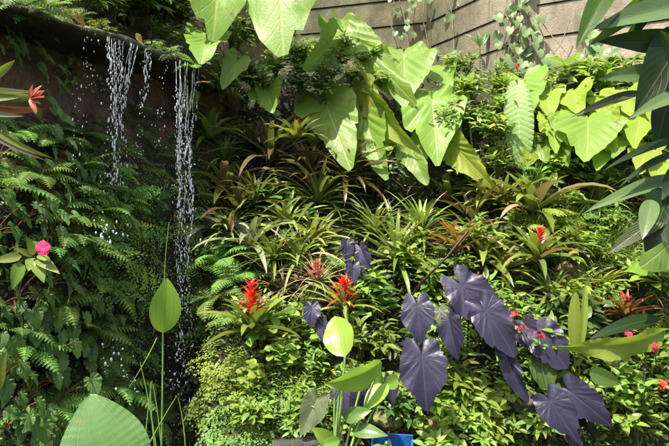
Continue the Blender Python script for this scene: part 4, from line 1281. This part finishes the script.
FERN = [('fern', 28, 140, .8), ('fern', 62, 150, .8), ('fern', 88, 172, .8), ('fern', 48, 178, .8), ('fern', 105, 215, .8), ('fern', 20, 190, .8), ('fern', 72, 222, .8), ('fern', 95, 250, .8), ('fern', 112, 290, .8), ('fern', 70, 305, .8), ('fern', 35, 345, .8), ('fern', 100, 330, .8), ('fern', 120, 385, .9), ('fern', 60, 405, .8), ('fern_lime', 548, 235, .7), ('fern', 590, 215, 1.), ('fern', 535, 180, .9), ('fern', 330, 268, .7), ('fern', 268, 262, .7), ('fern', 425, 260, .8), ('fern', 222, 262, 1.), ('fern', 236, 282, .9), ('fern', 215, 300, .9), ('fern_dark', 90, 140, .9), ('fern_dark', 75, 150, .8), ('fern_dark', 110, 195, .8), ('fern', 130, 205, .7), ('fern_dark', 80, 240, .9), ('fern_dark', 60, 255, .8), ('fern_dark', 30, 330, .9),
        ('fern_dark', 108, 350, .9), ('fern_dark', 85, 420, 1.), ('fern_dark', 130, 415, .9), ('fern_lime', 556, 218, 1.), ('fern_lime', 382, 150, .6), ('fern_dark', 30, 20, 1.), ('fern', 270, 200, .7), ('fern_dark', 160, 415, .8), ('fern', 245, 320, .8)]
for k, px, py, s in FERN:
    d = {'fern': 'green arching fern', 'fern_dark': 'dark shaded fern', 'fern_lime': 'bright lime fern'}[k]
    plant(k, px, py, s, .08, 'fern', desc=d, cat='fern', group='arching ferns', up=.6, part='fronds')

# ------------------------------------------------------------------ shrubs filling the slope
SH = []


def fill(kinds, x0, y0, x1, y1, n, s0=.8, s1=1.2, off=.05):
    """an even scatter of single small plants over one part of the slope"""
    cols = max(1, round(math.sqrt(n * (x1 - x0) / max(1, (y1 - y0))))); rows = max(1, round(n / cols))
    for r in range(rows):
        for c in range(cols):
            SH.append((kinds[rnd.randrange(len(kinds))], x0 + (x1 - x0) * (c + rnd.uniform(.1, .9)) / cols, y0 + (y1 - y0) * (r + rnd.uniform(.1, .9)) / rows, rnd.uniform(s0, s1), off))


fill(['shrub_bright', 'shrub_mid', 'shrub_dark'], 75, 2, 190, 40, 11, .9, 1.3)
fill(['shrub_bright', 'shrub_mid', 'shrub_dark', 'shrub_fine'], 215, 45, 335, 120, 18, .7, 1.0, .28)
fill(['shrub_bright', 'shrub_mid', 'shrub_round'], 298, 64, 380, 104, 13, .6, .8, .30)
fill(['shrub_bright', 'shrub_mid', 'shrub_fine'], 440, 82, 500, 160, 11, .65, .85, .18)
fill(['shrub_fine', 'shrub_mid'], 500, 80, 545, 165, 5, .6, .8, .02)
fill(['shrub_bright', 'shrub_mid', 'shrub_big'], 535, 78, 669, 175, 14, .8, 1.1)
fill(['shrub_fine', 'shrub_mid', 'shrub_fine'], 455, 165, 560, 245, 6, .7, 1.)
fill(['shrub_fine', 'shrub_mid', 'shrub_bright'], 395, 250, 540, 330, 10, .7, 1.)
fill(['shrub_mid', 'shrub_fine', 'shrub_bright'], 540, 180, 669, 330, 8, .7, 1.)
fill(['shrub_bright', 'shrub_round', 'shrub_bright'], 545, 180, 669, 325, 12, .6, .8, .12)
fill(['shrub_big', 'shrub_bright'], 555, 76, 660, 92, 6, .5, .7, .15)
fill(['shrub_dark', 'shrub_mid', 'shrub_fine'], 440, 335, 590, 440, 14, .8, 1.1)
fill(['shrub_round', 'shrub_fine', 'shrub_mid'], 245, 315, 330, 440, 16, .6, 1.)
fill(['shrub_big', 'shrub_bright'], 425, 392, 500, 446, 9, .55, .8, .12)
fill(['shrub_dark', 'shrub_fine'], 205, 130, 430, 300, 7, .5, .7, .0)
fill(['shrub_dark', 'shrub_mid', 'shrub_round'], 335, 300, 440, 440, 12, .6, .9)
DESC = {'shrub_dark': 'dark glossy small-leaved shrub', 'shrub_mid': 'mid-green leafy shrub', 'shrub_bright': 'light green leafy shrub', 'shrub_fine': 'fine-leaved green shrub', 'shrub_big': 'pale broad-leaved shrub', 'shrub_round': 'low round-leaved plant'}
for k, px, py, s, off in SH:
    plant(k, px, py, s, off, 'leafy_shrub' if k != 'shrub_round' else 'round_leaf_plant', desc=DESC[k], cat='shrub', group='small shrubs on the slope', up=.6)
for k, px, py, Y, s in (('shrub_bright', 82, 8, 2.75, .6), ('shrub_mid', 100, 12, 2.85, .6), ('shrub_bright', 114, 22, 2.95, .55), ('shrub_dark', 132, 26, 3.1, .7), ('shrub_mid', 150, 38, 3.15, .55), ('shrub_bright', 160, 44, 3.2, .5), ('shrub_mid', 176, 52, 3.2, .5),
                        ('shrub_dark', 96, 0, 3.1, .8), ('shrub_dark', 140, 8, 3.4, .9), ('shrub_mid', 165, 22, 3.4, .8), ('shrub_dark', 180, 34, 3.45, .8), ('shrub_bright', 188, 48, 3.3, .55), ('shrub_mid', 120, -2, 3.2, .9), ('shrub_bright', 172, 4, 3.5, .9)):
    plant(k, px, py, s, 0, 'leafy_shrub', desc=DESC[k] + ' on the ledge top', cat='shrub', group='small shrubs on the slope', up=.8, Y=Y)
for k, px, py, Y, sz in (('maiden', 62, 14, 2.42, .6), ('maiden_dark', 78, 18, 2.5, .5), ('fern', 48, 10, 2.4, .6), ('maiden', 152, 46, 2.86, .5), ('maiden_lime', 100, 28, 2.62, .45), ('fern', 196, 66, 3.1, .6), ('maiden', 170, 54, 2.95, .5), ('fern_dark', 25, 6, 2.25, .8)):
    plant(k, px, py, sz, 0, 'fern' if k.startswith('fern') else 'maidenhair_fern', desc='small fern trailing over the ledge lip', cat='fern', group='ferns on the ledge lip', up=.5, Y=Y)
# light broad-leaved sprigs named one by one
for k, px, py, s, off, lab in (
        ('shrub_big', 365, 300, .75, .14, 'bright glossy sprig in front of the scarlet flower among purple leaves'), ('shrub_big', 375, 325, .8, .12, 'glossy broad-leaved sprig left of the upright purple leaf'),
        ('shrub_big', 640, 300, .9, .12, 'blue-green broad-leaved shrub above the folded banana leaf'), ('shrub_big', 258, 428, .6, .10, 'small sprig of oval leaves beside the dark log'),
        ('shrub_bright', 412, 255, .7, .08, 'twiggy light shrub left of the orange-red bromeliad'), ('shrub_big', 384, 446, .45, .30, 'glossy sprig growing in front of the left half of the blue plastic tray'), ('shrub_bright', 428, 444, .6, .26, 'light sprig growing in front of the right end of the blue plastic tray'),
        ('shrub_big', 282, 195, .35, .12, 'tiny bright seedling in front of the dark bromeliads')):
    plant(k, px, py, s, off, 'leafy_shrub', lab, cat='shrub', up=.8)
for k, px, py, s in (('brom_thin', 258, 205, .9), ('brom_dark', 312, 178, .9), ('brom_thin', 275, 262, .8), 
                     ('brom_thin', 232, 235, .7), ('brom_dark', 256, 150, .8), ('brom_thin', 545, 300, .8), ('brom_gold', 590, 290, .7), ('brom_thin', 622, 285, .8), ('brom_gold', 480, 200, .8), ('brom_thin', 550, 250, .8),
                     ('brom_thin', 228, 165, .8), ('brom_gold', 640, 210, .8), ('brom_thin', 590, 205, .8), ('brom_broad', 470, 245, .7)):
    plant(k, px, py, s, .10, 'bromeliad', desc={'brom_thin': 'thin-strapped green bromeliad', 'brom_dark': 'dark strappy bromeliad', 'brom_gold': 'small yellowish bromeliad', 'brom_broad': 'broad-strapped bromeliad'}[k], cat='bromeliad', group='bromeliads on the slope', up=.75)
for px, py, s in ((572, 268, 1.), (585, 250, 1.1), (560, 240, .9), (598, 270, .9), (545, 185, .9), (500, 165, .9), (610, 240, .9), (480, 130, .8), (528, 190, .8), (565, 285, 1.), (590, 265, 1.), (555, 262, 1.), (605, 255, .9), (578, 230, 1.), (538, 230, .8), (625, 265, .8), (470, 180, .8)):
    plant('grass', px, py, s * 1.1, .05, 'grass_tuft', desc='fine green grass tuft', cat='grass tuft', group='fine grass tufts', up=.8)

# lantana bushes with red flower heads
for i, (px, py, s, lab, fl) in enumerate((
        (640, 385, 1.1, 'lantana bush with two red flower heads under the folded banana leaf', [(630, 337), (654, 348)]),
        (660, 420, 1.1, 'lantana bush with a red flower head cut by the right edge', [(664, 386)]),
        (648, 352, .7, 'small lantana sprig growing over the right half of the folded banana leaf', []),
        (605, 412, 1.0, 'lantana bush without flowers right of the lowest purple leaves', []),
        (620, 440, 1.1, 'low lantana bush at the bottom right without flowers', []),
        (528, 368, .9, 'lantana with three red flower heads between the purple leaves', [(512, 317), (524, 332), (538, 338)]))):
    o = plant('lantana', px, py, s, .14, 'lantana', lab, cat='lantana', group='red lantana bushes', up=.8)
    bpy.context.view_layer.update()
    inv = o.matrix_world.inverted()
    for fx, fy in fl:
        w = P(fx, fy, o.location.y - .16 if i < 5 else 2.2)
        me = ME['flower_red'][0]
        c = bpy.data.objects.new('flower', me); COL.objects.link(c); c.parent = o; c.location = inv @ w
        c.rotation_euler = (R(40), 0, rnd.random() * 6); c.scale = (1.1 / s,) * 3
        mb = MB(); tube(mb, bez((0, 0, 0), (inv @ w) * .6 + Vector((0, 0, .04)), inv @ w, 6), .002, .0014, 4); mb.build('stem', MT['greentwig'], o)

# ------------------------------------------------------------------ vines hanging on the wall
def wall_y(px):
    best = None
    for (x0, y0), (x1, y1) in zip(WALL[:-1], WALL[1:]):
        for k in range(61):
            t_ = k / 60; x = x0 + (x1 - x0) * t_; y = y0 + (y1 - y0) * t_
            d = abs(334.5 + x / y * FPX - px)
            if best is None or d < best[0]: best = (d, y)
    return best[1]


def vine(label, stems, leaf=.075, dens=1., mat='mid', flowers=(), roots=0):
    x0, y0 = stems[0][0]
    Y0 = wall_y(x0) - .06
    b = P(x0, y0, Y0)
    t_ = thing('climbing_vine', label, 'vine', b, 'vines on the concrete wall')
    fm = MB(); sm = MB()
    for st in stems:
        pts = [P(px, py, wall_y(px) - .05 - .03 * rnd.random()) - b for px, py in st]
        fine = []
        for i in range(len(pts) - 1):
            for k in range(8):
                q = pts[i].lerp(pts[i + 1], k / 8); fine.append(q + Vector((.012 * noise.noise(q * 9), .006 * noise.noise(q * 7 + Vector((3, 0, 0))), 0)))
        fine.append(pts[-1])
        tube(sm, fine, .0045, .003, 5)
        for q in fine:
            if rnd.random() < .9 * dens:
                for _ in range(1 if dens < 1 else rnd.randrange(1, 4)):
                    off = Vector((rnd.gauss(0, .05 if dens < 1 else .075), -.03 - .06 * rnd.random(), rnd.gauss(0, .04)))
                    d = Vector((rnd.uniform(-.6, .6), -.3, -1 + rnd.uniform(-.2, .4)))
                    heart(fm, frame(q + off, -d, Vector((rnd.uniform(-.5, .5), -1, rnd.uniform(.1, .9)))), leaf * rnd.uniform(.6, 1.2), IVY, n=18, rings=2, droop=.2, fold=.2, wav=.02)
    if fm.n: fm.build('foliage', MT[mat], t_)
    sm.build('stem', MT['root'], t_)
    for fx, fy in flowers:
        c = bpy.data.objects.new('flower', ME['flower_red'][1]); COL.objects.link(c); c.parent = t_; c.location = P(fx, fy, wall_y(fx) - .16) - b
        c.rotation_euler = (R(70), 0, 0); c.scale = (1.5,) * 3
    return t_


VM = leafmat('ivy leaf', (.22, .31, .13), (.34, .40, .22), 'heart', K=4, C=.8, transl=.3, rough=.4, var=.4, hue=.03, vw=.06, mid=.03, vstr=.4)
MT['ivy'] = VM
vine('sparse vine with pale leaves hanging from the top over the left wall panel', [[(397, -8), (404, 15), (408, 40)], [(412, -8), (410, 20)], [(394, 0), (391, 25), (395, 38)], [(424, -8), (423, 20), (430, 55)]], dens=.35, mat='ivy')
vine('slender hanging vine of single leaves on the middle wall panel', [[(448, -8), (452, 20), (455, 60), (458, 85)]], dens=.55, mat='ivy')
vine('dense vine with two small red flowers and tangled stems at the wall corner', [[(516, -10), (512, 25), (508, 55), (500, 85)], [(522, -10), (524, 25), (516, 60), (520, 88)], [(508, -8), (503, 30), (495, 62)], [(526, 0), (533, 45), (545, 70)], [(519, 5), (520, 50), (522, 85)]],
     dens=.9, mat='ivy', flowers=((514, 31), (517, 66)))
vine('bare dry vine stems sprawling over the pale right wall panel', [[(530, 10), (545, 40), (562, 68)], [(570, 20), (560, 45), (548, 60)], [(532, 20), (536, 50), (538, 75)], [(528, 5), (552, 36), (572, 60)]], dens=.10, mat='ivy')
vine('leafy vine climbing the pale wall behind the dark overhanging leaves', [[(598, 88), (590, 55), (585, 15)], [(604, 88), (596, 60), (600, 30)], [(580, 80), (586, 50), (590, 0)], [(612, 88), (608, 60)]], dens=.8, mat='ivy')
sp_ = P(480, 75, wall_y(480) - .15)
t_ = thing('palm_seedling', 'small dark palm-like seedling standing against the concrete wall', 'plant', sp_)
mb = MB()
for e in ((-16, -24), (10, -30), (22, -42), (-4, -40), (16, -28)):
    d = Vector((e[0], -4, -e[1])); blade(mb, frame(Vector((0, 0, .25)), d, Vector((0, -1, .6))), .20, .018, prof_lance, n=7, m=1, arch=.9, fold=.3)
mb.build('leaves', MT['dark'], t_)
mb = MB(); tube(mb, [(0, 0, -.12), (0, 0, .26)], .007, .005); mb.build('stem', MT['greentwig'], t_)

# ------------------------------------------------------------------ small single things
for px, py, Y, s, an, lab in ((137, 33, 2.83, .075, -1.2, 'large yellow dead leaf curling over the rock ledge lip'), (118, 16, 2.9, .05, .4, 'small yellow leaf standing above the broad stream'), (73, 10, 2.5, .10, -.9, 'long pale yellow leaf at the ledge top left'),
                              (295, 268 + 6, 2.75, .05, -1.4, 'fallen straw-yellow leaf below the yellowish bromeliads'), (505 + 110, 198, 2.9, .05, -.3, 'yellow fallen leaf right of the lime fern')):
    mb = MB()
    d = Vector((math.cos(an), -.2, math.sin(an)))
    blade(mb, frame(Vector((0, 0, 0)), d, Vector((.2, -1, .4))), s, s * .24, prof_lance, n=9, m=2, arch=1.3, fold=.45, wav=.25, twist=.8)
    o = mb.build('yellow_leaf', MT['yellowdead']); o.location = P(px, py, Y); tag(o, lab, 'dead leaf')


def stone(name, px, py, Y, r, mat, lab, cat='stone', sq=(1, 1, .7)):
    import bmesh
    bm = bmesh.new(); bmesh.ops.create_icosphere(bm, subdivisions=4, radius=1)
    s = rnd.random() * 20
    for v in bm.verts:
        n_ = v.co.normalized(); k = 1 + .28 * noise.noise(n_ * 1.6 + Vector((s, 0, 0))) + .10 * noise.noise(n_ * 5 + Vector((0, s, 0))) + .03 * noise.noise(n_ * 14)
        v.co = Vector((n_.x * sq[0], n_.y * sq[1], n_.z * sq[2])) * k * r
    me = bpy.data.meshes.new(name); bm.to_mesh(me); bm.free()
    for p_ in me.polygons: p_.use_smooth = True
    me.materials.append(MT[mat])
    o = bpy.data.objects.new(name, me); COL.objects.link(o); o.location = P(px, py, Y); tag(o, lab, cat)
    return o


stone('stone', 436, 428, 2.50, .07, 'stone', 'rusty brown stone behind pale leaves below the darkest purple leaf')
stone('stone', 388, 418, 2.58, .075, 'stonemoss', 'mossy yellow-green stone above the blue plastic tray')
stone('stone', 566, 268, 2.98, .05, 'stone', 'small reddish stone behind the fine grass tufts')
stone('stone', 525, 398, 2.52, .09, 'log', 'grey stone under the narrow purple leaf')
mb = MB()
a = P(272, 449, 2.3); c = P(335, 441, 2.35)
tube(mb, [a.lerp(c, i / 12) + Vector((0, 0, .012 * noise.noise(Vector((i * .9, 2, 0))))) for i in range(13)], .036, .028, 12)
o = mb.build('log', MT['log']); tag(o, 'damp grey log lying at the bottom under the ferns', 'log')
# blue plastic tray: a shallow open tray with a folded rim
b0 = P(392, 461, 2.26)
mb = MB()
W_, D_, H_ = .085, .09, .07
outer = [(-W_, -D_), (W_, -D_), (W_, D_), (-W_, D_)]
vs = []
for z, g in ((0, .88), (H_, 1.0), (H_, 1.07), (H_ - .012, 1.07), (H_ - .012, 1.02)):
    for x, y in outer: vs.append((x * g, y * g, z))
for z, g in ((H_, .97), (.006, .85)):
    for x, y in outer: vs.append((x * g, y * g, z))
def ringf(a, c): return [(a * 4 + j, a * 4 + (j + 1) % 4, c * 4 + (j + 1) % 4, c * 4 + j) for j in range(4)]
f = [(3, 2, 1, 0)] + ringf(0, 4) + ringf(4, 3) + ringf(3, 2) + ringf(2, 5) + ringf(5, 6) + [(24, 25, 26, 27)]
mb.add(vs, f)
o = mb.build('plastic_tray', MT['blue'], smooth=False); o.location = b0; o.rotation_euler = (R(10), 0, R(-8)); tag(o, 'bright blue plastic tray half hidden by leaves at the bottom', 'tray')
mb = MB(); a = P(196, 83, 3.0); tube(mb, [a, a + Vector((.04, -.01, .004)), a + Vector((.09, -.02, -.002))], .006, .004, 6)
o = mb.build('twig', MT['twig']); tag(o, 'short broken twig sticking out at the end of the ledge', 'twig')
mb = MB(); tube(mb, [P(248, 408, 2.45), P(253, 425, 2.4), P(262, 444, 2.36)], .004, .003, 5); tube(mb, [P(248, 408, 2.45), P(256, 395, 2.47)], .003, .002, 5)
o = mb.build('twig', MT['twig']); tag(o, 'forked reddish twig in the sunlit ferns', 'twig')

# ------------------------------------------------------------------ uncountable ground cover
def cover(name, label, zones, mat, L, w, prof=prof_ovate, seg=2, lift=.03):
    mb = MB()
    for x0, y0, x1, y1, n_ in zones:
        for i in range(n_):
            h = hit(rnd.uniform(x0, x1), rnd.uniform(y0, y1))
            nr = tnormal(h)
            p = h + nr * rnd.uniform(0, lift)
            d, _ = rdir((nr + UPZ * .3 + Vector((0, 0, -.6 * rnd.random()))).normalized(), rnd.uniform(.5, 1.4))
            blade(mb, frame(p, d, (nr + UPZ).normalized()), L * rnd.uniform(.5, 1.4), L * w * rnd.uniform(.7, 1.2), prof, n=seg, m=1, arch=.8, fold=.25)
    o = mb.build(name, MT[mat]); tag(o, label, None, kind='stuff')
    return o


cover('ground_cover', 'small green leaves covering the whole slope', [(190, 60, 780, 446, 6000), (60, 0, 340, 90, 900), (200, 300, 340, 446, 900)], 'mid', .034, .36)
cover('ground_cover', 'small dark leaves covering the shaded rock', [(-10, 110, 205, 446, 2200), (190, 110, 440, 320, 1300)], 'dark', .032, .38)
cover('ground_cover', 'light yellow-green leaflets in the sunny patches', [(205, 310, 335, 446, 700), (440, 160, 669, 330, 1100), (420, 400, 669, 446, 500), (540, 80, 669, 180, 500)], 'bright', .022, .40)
cover('leaf_litter', 'dead brown leaves and dry blades caught between plants', [(200, 130, 560, 330, 650), (0, 120, 205, 446, 160), (480, 200, 669, 330, 250)], 'straw', .06, .07, prof_grass, 4, .05)
cover('leaf_litter', 'rusty dead leaves caught between plants', [(200, 130, 560, 330, 260), (0, 120, 205, 446, 120), (330, 380, 560, 446, 120)], 'rust', .045, .16, prof_lance, 3, .05)
